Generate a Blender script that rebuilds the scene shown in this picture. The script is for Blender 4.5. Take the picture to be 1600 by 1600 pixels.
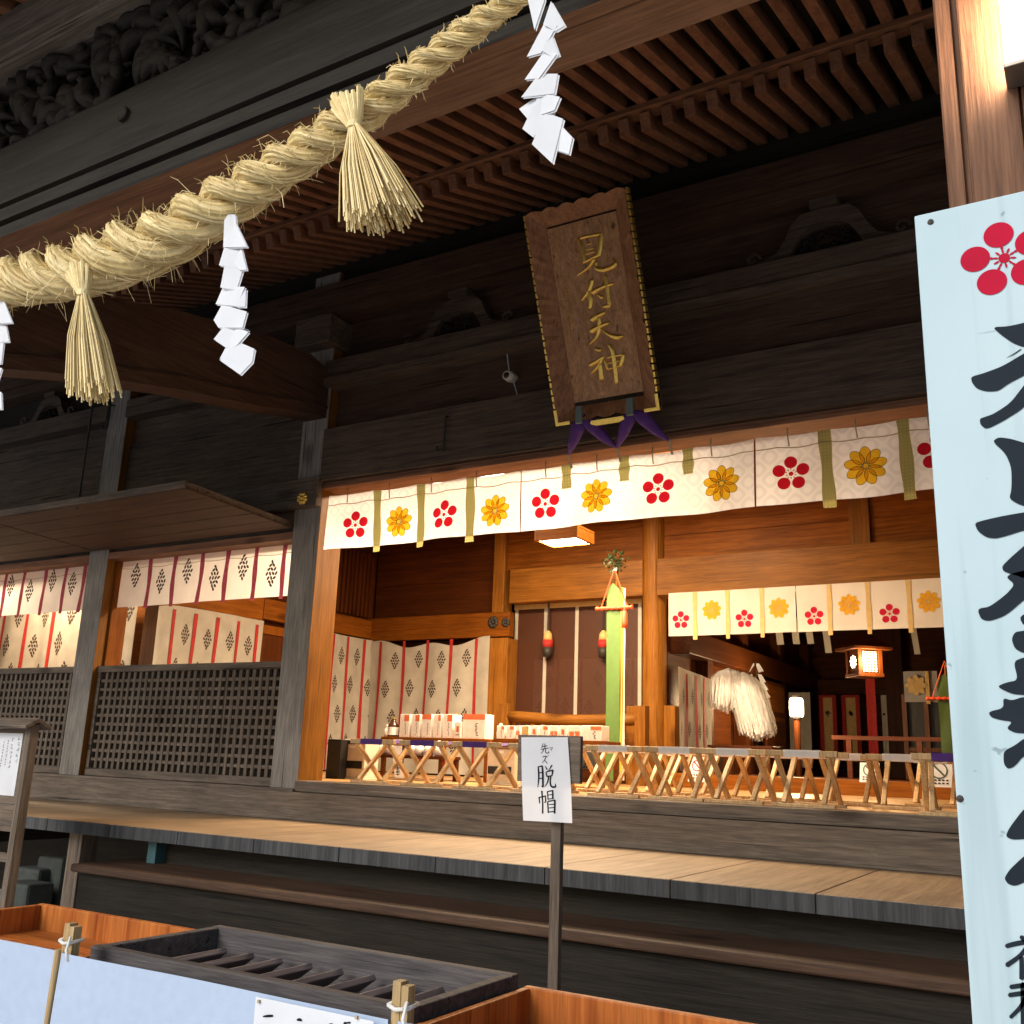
import bpy, math, random
from mathutils import Vector, Matrix
random.seed(7)
C = bpy.context.scene
for o in list(bpy.data.objects): bpy.data.objects.remove(o)
# ------------------------------------------------------------------ camera
S, EYE = 1.2, 1.62                    # metres per drawing unit; height of the eye above the ground
YAW, PITCH, ROLL, FOC = math.radians(-31.25748), math.radians(14.06265), math.radians(2.05048), 1537.4356
def _axes():
    cy, sy, cp, sp = math.cos(YAW), math.sin(YAW), math.cos(PITCH), math.sin(PITCH)
    f = Vector((sy*cp, cy*cp, sp)); r = Vector((cy, -sy, 0)); u = r.cross(f)
    c, s = math.cos(ROLL), math.sin(ROLL)
    return r*c + u*s, u*c - r*s, f
R_, U_, F_ = _axes()
cd = bpy.data.cameras.new('camera'); cam = bpy.data.objects.new('camera', cd); C.collection.objects.link(cam)
cam.matrix_world = Matrix(((R_.x, U_.x, -F_.x, 0), (R_.y, U_.y, -F_.y, 0), (R_.z, U_.z, -F_.z, EYE), (0, 0, 0, 1)))
cd.sensor_fit = 'HORIZONTAL'; cd.sensor_width = 36; cd.lens = 36*FOC/1600
cd.clip_start = .05; cd.clip_end = 1500
C.camera = cam
# ------------------------------------------------------------------ light
SUN_EL, SUN_AZ = 31, 198              # degrees; azimuth clockwise from +Y (into the hall): low, behind the camera's left
w = bpy.data.worlds.new('World'); C.world = w; w.use_nodes = True
nt = w.node_tree; bg = nt.nodes['Background']
sky = nt.nodes.new('ShaderNodeTexSky'); sky.sky_type = 'NISHITA'; sky.sun_disc = False
sky.sun_elevation = math.radians(SUN_EL); sky.sun_rotation = math.radians(SUN_AZ); sky.air_density = 1.0; sky.dust_density = 1.5
nt.links.new(sky.outputs[0], bg.inputs[0]); bg.inputs[1].default_value = .075
sl = bpy.data.lights.new('sun', 'SUN'); sun = bpy.data.objects.new('sun', sl); C.collection.objects.link(sun)
sl.energy = 1.2; sl.angle = math.radians(30); sl.color = (1, .98, .95)
sd = Vector((math.sin(math.radians(SUN_AZ))*math.cos(math.radians(SUN_EL)), math.cos(math.radians(SUN_AZ))*math.cos(math.radians(SUN_EL)), math.sin(math.radians(SUN_EL))))
sun.rotation_euler = (-sd).to_track_quat('-Z', 'Y').to_euler(); sun.location = sd*40
C.view_settings.view_transform = 'Standard'; C.view_settings.look = 'None'; C.view_settings.gamma = 1
C.view_settings.exposure = 1.1
C.cycles.use_denoising = True; C.cycles.max_bounces = 7; C.cycles.diffuse_bounces = 4; C.cycles.transparent_max_bounces = 12
C.cycles.sample_clamp_indirect = 6
# ------------------------------------------------------------------ helpers
def ray(x, y): return R_*(x-800) - U_*(y-800) + F_*FOC
def P(x, y, Y): d = ray(x, y); return d*(Y/d.y)            # a sight line of the photograph met with a plane of the place
def PX(x, y, X): d = ray(x, y); return d*(X/d.x)
def PZ(x, y, Z): d = ray(x, y); return d*(Z/d.z)
def PN(x, y, p0, n): d = ray(x, y); return d*(p0.dot(n)/d.dot(n))
def W(p): return Vector((p[0]*S, p[1]*S, p[2]*S + EYE))
def ux(x, Y, y=1180): return P(x, y, Y).x
ORG = {}
class MB:
    def __init__(s): s.v = []; s.f = []; s.m = []; s.c = None
    def add(s, vs, fs, m=0):
        b = len(s.v); s.v += [Vector(p) for p in vs]
        for f in fs: s.f.append([b+i for i in f]); s.m.append(m)
    def box(s, x0, x1, y0, y1, z0, z1, m=0):
        s.add([(x0,y0,z0),(x1,y0,z0),(x1,y1,z0),(x0,y1,z0),(x0,y0,z1),(x1,y0,z1),(x1,y1,z1),(x0,y1,z1)],
              [(0,3,2,1),(4,5,6,7),(0,1,5,4),(1,2,6,5),(2,3,7,6),(3,0,4,7)], m); return s
    def bar(s, a, b, w, h, up=(0,0,1), m=0):                   # a rectangular bar from a to b
        a, b = Vector(a), Vector(b); d = (b-a).normalized(); up = Vector(up)
        if abs(d.dot(up)) > .98: up = Vector((0,1,0))
        r = d.cross(up).normalized()*w/2; u = r.cross(d).normalized()*h/2
        q = [-r-u, r-u, r+u, -r+u]
        s.add([a+k for k in q]+[b+k for k in q], [(0,3,2,1),(4,5,6,7),(0,1,5,4),(1,2,6,5),(2,3,7,6),(3,0,4,7)], m); return s
    def tube(s, pts, rad, n=8, m=0, cap=True):
        pts = [Vector(p) for p in pts]; N = len(pts); b = len(s.v)
        if not hasattr(rad, '__len__'): rad = [rad]*N
        t0 = (pts[1]-pts[0]).normalized(); nr = t0.orthogonal().normalized()
        for i in range(N):
            t = (pts[min(i+1,N-1)]-pts[max(i-1,0)]).normalized()
            nr = (nr - t*nr.dot(t)); nr = nr.normalized() if nr.length > 1e-6 else t.orthogonal().normalized()
            bn = t.cross(nr)
            for k in range(n):
                a = 2*math.pi*k/n; s.v.append(pts[i]+(nr*math.cos(a)+bn*math.sin(a))*rad[i])
        for i in range(N-1):
            for k in range(n):
                k2 = (k+1) % n; s.f.append([b+i*n+k, b+i*n+k2, b+(i+1)*n+k2, b+(i+1)*n+k]); s.m.append(m)
        if cap:
            s.f.append([b+k for k in range(n)][::-1]); s.m.append(m); s.f.append([b+(N-1)*n+k for k in range(n)]); s.m.append(m)
        return s
    def slab(s, poly, off, m=0, mside=None):                   # a closed outline of 3-D points given a thickness vector
        poly = [Vector(p) for p in poly]; off = Vector(off); n = len(poly)
        s.add(poly+[p+off for p in poly], [tuple(range(n)), tuple(range(n, 2*n))[::-1]], m)
        b = len(s.v)-2*n
        for i in range(n):
            j = (i+1) % n; s.f.append([b+j, b+i, b+n+i, b+n+j]); s.m.append(m if mside is None else mside)
        return s
    def grid(s, fn, nu, nv, m=0):
        b = len(s.v)
        for j in range(nv+1):
            for i in range(nu+1): s.v.append(Vector(fn(i/nu, j/nv)))
        for j in range(nv):
            for i in range(nu):
                a = b+j*(nu+1)+i; s.f.append([a, a+1, a+nu+2, a+nu+1]); s.m.append(m)
        return s
    def lathe(s, c, prof, n=20, m=0):                          # profile [(r, z)] about a vertical axis
        c = Vector(c); b = len(s.v)
        for r, z in prof:
            for k in range(n):
                a = 2*math.pi*k/n; s.v.append(c+Vector((r*math.cos(a), r*math.sin(a), z)))
        for i in range(len(prof)-1):
            for k in range(n):
                k2 = (k+1) % n; s.f.append([b+i*n+k, b+i*n+k2, b+(i+1)*n+k2, b+(i+1)*n+k]); s.m.append(m)
        s.f.append([b+k for k in range(n)][::-1]); s.m.append(m)
        s.f.append([b+(len(prof)-1)*n+k for k in range(n)]); s.m.append(m); return s
    def build(s, name, mats, parent=None, bevel=0, smooth=False, attr=None):
        if not isinstance(mats, (list, tuple)): mats = [mats]
        wv = [W(p) for p in s.v]
        if parent is not None: org = ORG[parent.name]
        else:
            xs = [p.x for p in wv]; ys = [p.y for p in wv]; zs = [p.z for p in wv]
            org = Vector(((min(xs)+max(xs))/2, (min(ys)+max(ys))/2, min(zs)))
        me = bpy.data.meshes.new(name); me.from_pydata([p-org for p in wv], [], s.f)
        for m in mats: me.materials.append(m)
        me.polygons.foreach_set('material_index', s.m)
        if smooth: me.polygons.foreach_set('use_smooth', [True]*len(s.f))
        if attr is not None:
            a = me.attributes.new('tone', 'FLOAT', 'POINT'); a.data.foreach_set('value', attr)
        me.update()
        o = bpy.data.objects.new(name, me); C.collection.objects.link(o)
        if parent is not None: o.parent = parent
        else: o.location = org
        ORG[o.name] = org
        if bevel:
            b = o.modifiers.new('bevel', 'BEVEL'); b.width = bevel; b.segments = 2; b.limit_method = 'ANGLE'
        return o
def tag(o, label=None, cat=None, group=None, kind=None):
    for k, v in (('label', label), ('category', cat), ('group', group), ('kind', kind)):
        if v: o[k] = v
    return o
def thing(name, at_, label, cat, group=None):
    o = bpy.data.objects.new(name, None); C.collection.objects.link(o); o.location = W(at_); o.empty_display_size = .1
    ORG[o.name] = W(at_); return tag(o, label, cat, group)
def copy_tree(o, parent=None):
    c = o.copy(); C.collection.objects.link(c)
    if parent is not None: c.parent = parent; ORG[c.name] = ORG[o.name]
    for ch in [q for q in o.children]: copy_tree(ch, c)
    return c
# ------------------------------------------------------------------ materials
def nodes(name):
    m = bpy.data.materials.new(name); m.use_nodes = True; t = m.node_tree; return m, t, t.nodes['Principled BSDF']
def N(t, kind, **kw):
    n = t.nodes.new(kind)
    for k, v in kw.items():
        if isinstance(k, str) and hasattr(n, k): setattr(n, k, v)
    return n
def ramp(t, fac, stops):
    r = t.nodes.new('ShaderNodeValToRGB'); e = r.color_ramp.elements
    while len(e) > 1: e.remove(e[-1])
    e[0].position = stops[0][0]; e[0].color = (*stops[0][1], 1)
    for p_, c_ in stops[1:]: q = e.new(p_); q.color = (*c_, 1)
    t.links.new(fac, r.inputs[0]); return r.outputs[0]
def mix(t, fac, a, b, mode='MIX'):
    n = t.nodes.new('ShaderNodeMix'); n.data_type = 'RGBA'; n.blend_type = mode
    for s_, v in ((n.inputs[0], fac), (n.inputs[6], a), (n.inputs[7], b)):
        if hasattr(v, 'links') or hasattr(v, 'is_linked'): t.links.new(v, s_)
        elif isinstance(v, (int, float)): s_.default_value = v
        else: s_.default_value = (*v, 1)
    return n.outputs[2]
def wood(name, dark, light, axis='X', rough=.62, bump=.25, grain=9, knots=True, stain=None, vary=.25, spec=.28, crack=0):
    m, t, b = nodes(name); tc = N(t, 'ShaderNodeTexCoord'); oi = N(t, 'ShaderNodeObjectInfo')
    mp = N(t, 'ShaderNodeMapping'); t.links.new(tc.outputs['Object'], mp.inputs[0])
    rv = N(t, 'ShaderNodeVectorMath', operation='SCALE'); t.links.new(oi.outputs['Random'], rv.inputs[3]); rv.inputs[0].default_value = (7, 5, 9)
    t.links.new(rv.outputs[0], mp.inputs[1])
    sc = [grain]*3; sc['XYZ'.index(axis)] = grain*.055; mp.inputs[3].default_value = sc
    n1 = N(t, 'ShaderNodeTexNoise'); n1.inputs['Scale'].default_value = 2.2; n1.inputs['Detail'].default_value = 9; n1.inputs['Roughness'].default_value = .68; n1.inputs['Distortion'].default_value = .5
    t.links.new(mp.outputs[0], n1.inputs[0])
    n2 = N(t, 'ShaderNodeTexNoise'); n2.inputs['Scale'].default_value = 9; n2.inputs['Detail'].default_value = 5; t.links.new(mp.outputs[0], n2.inputs[0])
    col = ramp(t, n1.outputs[0], [(.3, dark), (.5, tuple((a+c)/2 for a, c in zip(dark, light))), (.72, light)])
    fine = ramp(t, n2.outputs[0], [(.35, (.62,.62,.62)), (.6, (1,1,1))])
    col = mix(t, .7, col, fine, 'MULTIPLY')
    n3 = N(t, 'ShaderNodeTexNoise'); n3.inputs['Scale'].default_value = 1.7; n3.inputs['Detail'].default_value = 4; t.links.new(tc.outputs['Object'], n3.inputs[0])
    blot = ramp(t, n3.outputs[0], [(.3, (.62,.6,.58)), (.65, (1,1,1))]); col = mix(t, .6, col, blot, 'MULTIPLY')
    if stain:
        n4 = N(t, 'ShaderNodeTexNoise'); n4.inputs['Scale'].default_value = 3.5; n4.inputs['Detail'].default_value = 6; n4.inputs['Roughness'].default_value = .7
        mp2 = N(t, 'ShaderNodeMapping'); mp2.inputs[3].default_value = stain[2] if len(stain) > 2 else (1,1,1); t.links.new(tc.outputs['Object'], mp2.inputs[0]); t.links.new(mp2.outputs[0], n4.inputs[0])
        f = ramp(t, n4.outputs[0], [(stain[1], (0,0,0)), (stain[1]+.16, (1,1,1))]); col = mix(t, f, col, stain[0])
    if knots:
        vo = N(t, 'ShaderNodeTexVoronoi'); vo.inputs['Scale'].default_value = .5; mk = N(t, 'ShaderNodeMapping')
        ks = [3.2]*3; ks['XYZ'.index(axis)] = 1.3; mk.inputs[3].default_value = ks; t.links.new(tc.outputs['Object'], mk.inputs[0]); t.links.new(rv.outputs[0], mk.inputs[1]); t.links.new(mk.outputs[0], vo.inputs[0])
        kf = ramp(t, vo.outputs['Distance'], [(.05, (.35,.3,.28)), (.12, (1,1,1))]); col = mix(t, .8, col, kf, 'MULTIPLY')
    if crack:
        n5 = N(t, 'ShaderNodeTexNoise'); n5.inputs['Scale'].default_value = 1.0; n5.inputs['Detail'].default_value = 3; m5 = N(t, 'ShaderNodeMapping'); c5 = [26]*3; c5['XYZ'.index(axis)] = .55; m5.inputs[3].default_value = c5
        t.links.new(tc.outputs['Object'], m5.inputs[0]); t.links.new(rv.outputs[0], m5.inputs[1]); t.links.new(m5.outputs[0], n5.inputs[0])
        col = mix(t, crack, col, ramp(t, n5.outputs[0], [(.30, (.12,.1,.09)), (.345, (1,1,1)), (.66, (1,1,1)), (.74, (1.6,1.55,1.5))]), 'MULTIPLY')
    rr = ramp(t, oi.outputs['Random'], [(0, (1-vary,)*3), (1, (1,1,1))]); col = mix(t, 1, col, rr, 'MULTIPLY')
    t.links.new(col, b.inputs['Base Color']); b.inputs['Roughness'].default_value = rough; b.inputs['Specular IOR Level'].default_value = spec
    bp = N(t, 'ShaderNodeBump'); bp.inputs['Strength'].default_value = bump; bp.inputs['Distance'].default_value = .01
    ad = N(t, 'ShaderNodeMath', operation='ADD'); t.links.new(n1.outputs[0], ad.inputs[0]); t.links.new(n2.outputs[0], ad.inputs[1]); t.links.new(ad.outputs[0], bp.inputs['Height']); t.links.new(bp.outputs[0], b.inputs['Normal'])
    return m
def plain(name, col, rough=.6, metal=0, noise=.12, nscale=14, spec=.5, bump=0, trans=0):
    m, t, b = nodes(name); tc = N(t, 'ShaderNodeTexCoord'); n = N(t, 'ShaderNodeTexNoise'); n.inputs['Scale'].default_value = nscale; n.inputs['Detail'].default_value = 6
    t.links.new(tc.outputs['Object'], n.inputs[0])
    c = ramp(t, n.outputs[0], [(.3, tuple(x*(1-noise) for x in col)), (.7, tuple(min(1, x*(1+noise*.5)) for x in col))]); t.links.new(c, b.inputs['Base Color'])
    b.inputs['Roughness'].default_value = rough; b.inputs['Metallic'].default_value = metal; b.inputs['Specular IOR Level'].default_value = spec
    if bump:
        bp = N(t, 'ShaderNodeBump'); bp.inputs['Strength'].default_value = bump; bp.inputs['Distance'].default_value = .004; t.links.new(n.outputs[0], bp.inputs['Height']); t.links.new(bp.outputs[0], b.inputs['Normal'])
    if trans:
        tr = N(t, 'ShaderNodeBsdfTranslucent'); t.links.new(c, tr.inputs[0]); mx = N(t, 'ShaderNodeMixShader'); mx.inputs[0].default_value = trans
        t.links.new(b.outputs[0], mx.inputs[1]); t.links.new(tr.outputs[0], mx.inputs[2]); t.links.new(mx.outputs[0], t.nodes['Material Output'].inputs[0])
    return m
def glow(name, col, strength):
    m, t, b = nodes(name); b.inputs['Base Color'].default_value = (*col, 1); b.inputs['Emission Color'].default_value = (*col, 1); b.inputs['Emission Strength'].default_value = strength; return m
def brocade(name, col, hi, k=46, trans=.3, axis2='Z', rough=.75):       # woven lozenge pattern a shade off the ground cloth
    m, t, b = nodes(name); tc = N(t, 'ShaderNodeTexCoord'); sp = N(t, 'ShaderNodeSeparateXYZ'); t.links.new(tc.outputs['Object'], sp.inputs[0])
    def mth(op, a, bb=None):
        n = N(t, 'ShaderNodeMath', operation=op)
        for i, v in enumerate((a, bb)):
            if v is None: continue
            if isinstance(v, (int, float)): n.inputs[i].default_value = v
            else: t.links.new(v, n.inputs[i])
        return n.outputs[0]
    x, z = sp.outputs[0], sp.outputs[2]; p = mth('MULTIPLY', mth('ADD', x, z), k); q = mth('MULTIPLY', mth('SUBTRACT', x, z), k)
    s1 = mth('ABSOLUTE', mth('MULTIPLY', mth('SINE', p), mth('SINE', q)))
    c = ramp(t, s1, [(.12, hi), (.25, col), (.62, col), (.75, hi)])
    n3 = N(t, 'ShaderNodeTexNoise'); n3.inputs['Scale'].default_value = 2.5; t.links.new(tc.outputs['Object'], n3.inputs[0])
    c = mix(t, .5, c, ramp(t, n3.outputs[0], [(.35, (.8,.79,.77)), (.6, (1,1,1))]), 'MULTIPLY')
    t.links.new(c, b.inputs['Base Color']); b.inputs['Roughness'].default_value = rough
    tr = N(t, 'ShaderNodeBsdfTranslucent'); t.links.new(c, tr.inputs[0]); mx = N(t, 'ShaderNodeMixShader'); mx.inputs[0].default_value = trans
    t.links.new(b.outputs[0], mx.inputs[1]); t.links.new(tr.outputs[0], mx.inputs[2]); t.links.new(mx.outputs[0], t.nodes['Material Output'].inputs[0])
    return m
M = {}
for ax in 'XYZ':
    M['old'+ax] = wood('weathered_wood_'+ax, (.09,.069,.052), (.26,.20,.15), ax, .72, .4, 13, crack=.9, spec=.2, stain=((.27,.225,.18), .66, (1.5,1.5,1.5)))
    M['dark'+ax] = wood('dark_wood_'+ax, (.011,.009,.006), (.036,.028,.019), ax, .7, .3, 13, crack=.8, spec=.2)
    M['eav'+ax] = wood('shaded_eave_wood_'+ax, (.055,.038,.026), (.185,.13,.09), ax, .72, .4, 13, crack=.9, spec=.18)  # darker, browner copy of the weathered wood; eave shade put into its colour
    M['brn'+ax] = wood('dark_brown_wood_'+ax, (.05,.027,.016), (.125,.07,.042), ax, .66, .3, 12, crack=.8, spec=.2)
    M['red'+ax] = wood('brown_rafter_wood_'+ax, (.17,.07,.032), (.36,.165,.082), ax, .6, .25)
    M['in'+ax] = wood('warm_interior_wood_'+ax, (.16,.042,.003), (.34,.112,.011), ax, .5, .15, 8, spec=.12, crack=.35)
    M['dim'+ax] = wood('dark_interior_wood_'+ax, (.06,.015,.003), (.14,.04,.009), ax, .45, .12, 7, spec=.12)  # darker tone of the interior wood, for back boards and inner room
    M['pst'+ax] = wood('golden_post_wood_'+ax, (.19,.068,.008), (.35,.145,.022), ax, .45, .12, 8, spec=.15, crack=.5)
    M['box'+ax] = wood('orange_box_wood_'+ax, (.30,.062,.009), (.72,.26,.06), ax, .5, .15, 5.5, spec=.15, vary=.1, crack=.5)
M['post'] = wood('grey_post_wood', (.19,.17,.15), (.45,.405,.35), 'Z', .78, .5, 15, crack=.9, spec=.2)
M['pillar'] = wood('portico_pillar_wood', (.105,.044,.022), (.31,.15,.078), 'Z', .6, .35, 14, stain=((.5,.36,.22), .74, (9,9,1.6)), crack=.8, spec=.2)
M['deck'] = wood('worn_deck_wood', (.22,.145,.08), (.44,.31,.185), 'Y', .55, .15, 8, knots=False)
M['deckend'] = wood('deck_end_grain', (.035,.037,.04), (.12,.125,.13), 'Z', .8, .4, 9, knots=False, stain=((.24,.25,.27), .66, (8,8,1.2)))
M['floor'] = wood('hall_floor_wood', (.34,.18,.065), (.56,.33,.14), 'X', .4, .1, 6, knots=False)
M['stool'] = wood('stool_wood', (.66,.41,.18), (.88,.62,.32), 'Z', .5, .1, 8, knots=False)
M['pale'] = wood('pale_stake_wood', (.42,.28,.12), (.62,.44,.22), 'Z', .6, .2, 10, knots=False)
M['saisen'] = wood('offering_box_wood', (.055,.052,.055), (.19,.168,.16), 'X', .75, .4, 13, crack=.8, spec=.2)
M['slat'] = wood('offering_slat_wood', (.17,.135,.135), (.36,.29,.28), 'Y', .6, .3, 9, knots=False)
M['tablet'] = wood('tablet_wood', (.34,.165,.065), (.74,.42,.20), 'Z', .55, .35, 11, knots=False, crack=.7, stain=((.36,.27,.2), .62, (5,5,1)))
M['frame'] = wood('tablet_frame_wood', (.26,.115,.048), (.50,.245,.11), 'Z', .5, .25, 8, knots=False)
M['gold'] = plain('gold_leaf', (.98,.62,.13), .33, .85, .2, 60)
M['brass'] = plain('old_brass', (.30,.20,.08), .45, 1, .3, 30)
M['iron'] = plain('dark_iron', (.04,.035,.03), .6, .5)
M['silk'] = brocade('white_brocade', (.80,.82,.86), (.89,.91,.94), 17, .55)
M['noren'] = brocade('inner_white_cloth', (.68,.64,.58), (.70,.66,.60), 60)
M['linen'] = plain('cream_linen', (.52,.49,.42), .85, 0, .14, 5, .2, .25, .25)
M['linenw'] = plain('white_linen', (.82,.82,.82), .85, 0, .06, 7, .2, .2, .65)
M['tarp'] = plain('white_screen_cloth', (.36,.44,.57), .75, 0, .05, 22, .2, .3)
M['paper'] = plain('white_paper', (.80,.82,.85), .85, 0, .05, 6, .15, .1, .35)
M['board'] = None
M['red'] = plain('crest_red', (.62,.012,.03), .8, trans=.7); M['signred'] = plain('painted_red', (.40,.005,.03), .7, spec=.12)
M['yellow'] = plain('crest_yellow', (.95,.60,.03), .8, trans=.7); M['ink'] = plain('black_ink', (.010,.011,.014), .9, spec=.1)
M['signink'] = plain('painted_black', (.010,.016,.024), .7, spec=.15)
M['scarlet'] = plain('scarlet_ribbon', (.36,.016,.011), .8, 0, .3, 25); M['maroon'] = plain('maroon_ribbon', (.42,.07,.11), .7, 0, .35, 25, trans=.45)
M['green'] = brocade('green_brocade_band', (.36,.33,.10), (.52,.48,.20), 60, .6); M['motif'] = plain('brown_motif', (.055,.032,.02), .8)
M['tape'] = plain('gold_tape', (.52,.36,.13), .7); M['purple'] = plain('purple_cloth', (.07,.018,.17), .8, 0, .3, 20); M['white'] = plain('white_cloth', (.88,.87,.84), .8, trans=.35)
M['banner'] = plain('green_silk', (.06,.125,.022), .6); M['byellow'] = plain('yellow_silk', (.5,.33,.03), .6); M['leafg'] = plain('sakaki_leaf', (.03,.058,.014), .5, 0, .4)
M['vermil'] = plain('vermilion', (.62,.07,.02), .5); M['plastic'] = plain('beige_plastic', (.62,.56,.45), .4); M['black'] = plain('black_plastic', (.015,.014,.014), .4)
M['tile'] = plain('stone_block', (.028,.034,.028), .8, 0, .35); M['teal'] = plain('teal_paint', (.03,.10,.105), .6)
M['glass'] = plain('brown_glass', (.06,.025,.01), .15); M['porcelain'] = plain('white_porcelain', (.8,.78,.74), .25)
M['label'] = plain('box_card', (.83,.79,.73), .6); M['orange'] = plain('orange_print', (.72,.17,.06), .6); M['ochre'] = plain('ochre_print', (.50,.36,.14), .6)
M['cord'] = plain('straw_cord', (.42,.34,.2), .9); M['steel'] = plain('lamp_metal', (.25,.22,.18), .4, .8)
def straw_mat():
    m, t, b = nodes('rice_straw'); at_ = N(t, 'ShaderNodeAttribute'); at_.attribute_name = 'tone'
    tc = N(t, 'ShaderNodeTexCoord'); n = N(t, 'ShaderNodeTexNoise'); n.inputs['Scale'].default_value = 40; n.inputs['Detail'].default_value = 6; t.links.new(tc.outputs['Object'], n.inputs[0])
    ad = N(t, 'ShaderNodeMath', operation='MULTIPLY_ADD'); ad.inputs[1].default_value = .6; t.links.new(at_.outputs['Fac'], ad.inputs[0])
    n2 = N(t, 'ShaderNodeMath', operation='MULTIPLY'); n2.inputs[1].default_value = .4; t.links.new(n.outputs[0], n2.inputs[0]); t.links.new(n2.outputs[0], ad.inputs[2])
    c = ramp(t, ad.outputs[0], [(.1, (.16,.10,.03)), (.42, (.56,.41,.16)), (.85, (.86,.73,.40))]); t.links.new(c, b.inputs['Base Color']); b.inputs['Roughness'].default_value = .6
    return m
M['straw'] = straw_mat()
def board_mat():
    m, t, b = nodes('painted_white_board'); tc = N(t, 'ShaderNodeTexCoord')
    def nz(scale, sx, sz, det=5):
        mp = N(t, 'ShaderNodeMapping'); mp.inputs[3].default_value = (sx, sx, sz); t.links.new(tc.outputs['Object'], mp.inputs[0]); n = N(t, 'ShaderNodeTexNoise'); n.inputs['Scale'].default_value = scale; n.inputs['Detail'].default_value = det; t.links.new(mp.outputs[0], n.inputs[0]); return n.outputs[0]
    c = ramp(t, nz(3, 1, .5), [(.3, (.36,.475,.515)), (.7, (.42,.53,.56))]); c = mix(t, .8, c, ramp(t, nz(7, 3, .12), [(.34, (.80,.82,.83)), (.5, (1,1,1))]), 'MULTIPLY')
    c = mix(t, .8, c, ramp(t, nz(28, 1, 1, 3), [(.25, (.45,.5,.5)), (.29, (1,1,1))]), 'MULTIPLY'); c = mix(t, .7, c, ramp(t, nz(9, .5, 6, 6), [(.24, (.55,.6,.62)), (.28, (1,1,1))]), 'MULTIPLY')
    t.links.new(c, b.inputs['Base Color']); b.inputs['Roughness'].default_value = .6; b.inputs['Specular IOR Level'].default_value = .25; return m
M['board'] = board_mat()
def blind_mat():
    m, t, b = nodes('bamboo_blind'); tc = N(t, 'ShaderNodeTexCoord'); sp = N(t, 'ShaderNodeSeparateXYZ'); t.links.new(tc.outputs['Object'], sp.inputs[0])
    mu = N(t, 'ShaderNodeMath', operation='MULTIPLY'); mu.inputs[1].default_value = 420; t.links.new(sp.outputs[2], mu.inputs[0]); si = N(t, 'ShaderNodeMath', operation='SINE'); t.links.new(mu.outputs[0], si.inputs[0])
    c = ramp(t, si.outputs[0], [(.2, (.06,.018,.007)), (.8, (.13,.045,.018))]); t.links.new(c, b.inputs['Base Color']); b.inputs['Roughness'].default_value = .5
    tr = N(t, 'ShaderNodeBsdfTransparent'); mx = N(t, 'ShaderNodeMixShader'); mx.inputs[0].default_value = .4
    t.links.new(b.outputs[0], mx.inputs[1]); t.links.new(tr.outputs[0], mx.inputs[2]); t.links.new(mx.outputs[0], t.nodes['Material Output'].inputs[0]); return m
M['blind'] = blind_mat()
# ------------------------------------------------------------------ brush writing
def smooth_path(pts, k=6):
    if len(pts) < 3: 
        (a, b) = pts; return [tuple(a[j]+(b[j]-a[j])*i/k for j in range(3)) for i in range(k+1)]
    q = [pts[0]]+list(pts)+[pts[-1]]; out = []
    for i in range(1, len(q)-2):
        for s_ in range(k):
            u = s_/k; out.append(tuple(.5*((2*q[i][j])+(-q[i-1][j]+q[i+1][j])*u+(2*q[i-1][j]-5*q[i][j]+4*q[i+1][j]-q[i+2][j])*u*u+(-q[i-1][j]+3*q[i][j]-3*q[i+1][j]+q[i+2][j])*u**3) for j in range(3)))
    out.append(pts[-1]); return out
def brush(mb, pts, fn, ridge=0, m=0):
    """one brush stroke: pts (x, y, width) in the sign's own flat coordinates, fn(x, y, lift) -> 3-D"""
    p = smooth_path(pts); n = len(p); L = []; Rr = []
    for i in range(n):
        a, b = p[max(i-1,0)], p[min(i+1,n-1)]; dx, dy = b[0]-a[0], b[1]-a[1]; l = math.hypot(dx, dy) or 1; nx, ny = -dy/l, dx/l; h = p[i][2]/2
        L.append((p[i][0]+nx*h, p[i][1]+ny*h)); Rr.append((p[i][0]-nx*h, p[i][1]-ny*h))
    def endcap(i, sgn):
        a, b = (p[1], p[0]) if i == 0 else (p[-2], p[-1]); dx, dy = b[0]-a[0], b[1]-a[1]; l = math.hypot(dx, dy) or 1
        return (p[i][0]+dx/l*p[i][2]*.33, p[i][1]+dy/l*p[i][2]*.33)
    E0, E1 = endcap(0, 1), endcap(n-1, 1); b0 = len(mb.v); vs = []
    for i in range(n): vs += [fn(*L[i], 0), fn(p[i][0], p[i][1], ridge), fn(*Rr[i], 0)]
    vs += [fn(*E0, 0), fn(*E1, 0)]; fs = []
    for i in range(n-1):
        k = 3*i; fs += [(k, k+3, k+4, k+1), (k+1, k+4, k+5, k+2)]
    e = 3*n; k = 3*(n-1); fs += [(e, 0, 1), (e, 1, 2), (k, e+1, k+1), (k+1, e+1, k+2)]
    mb.add(vs, fs, m)
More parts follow.
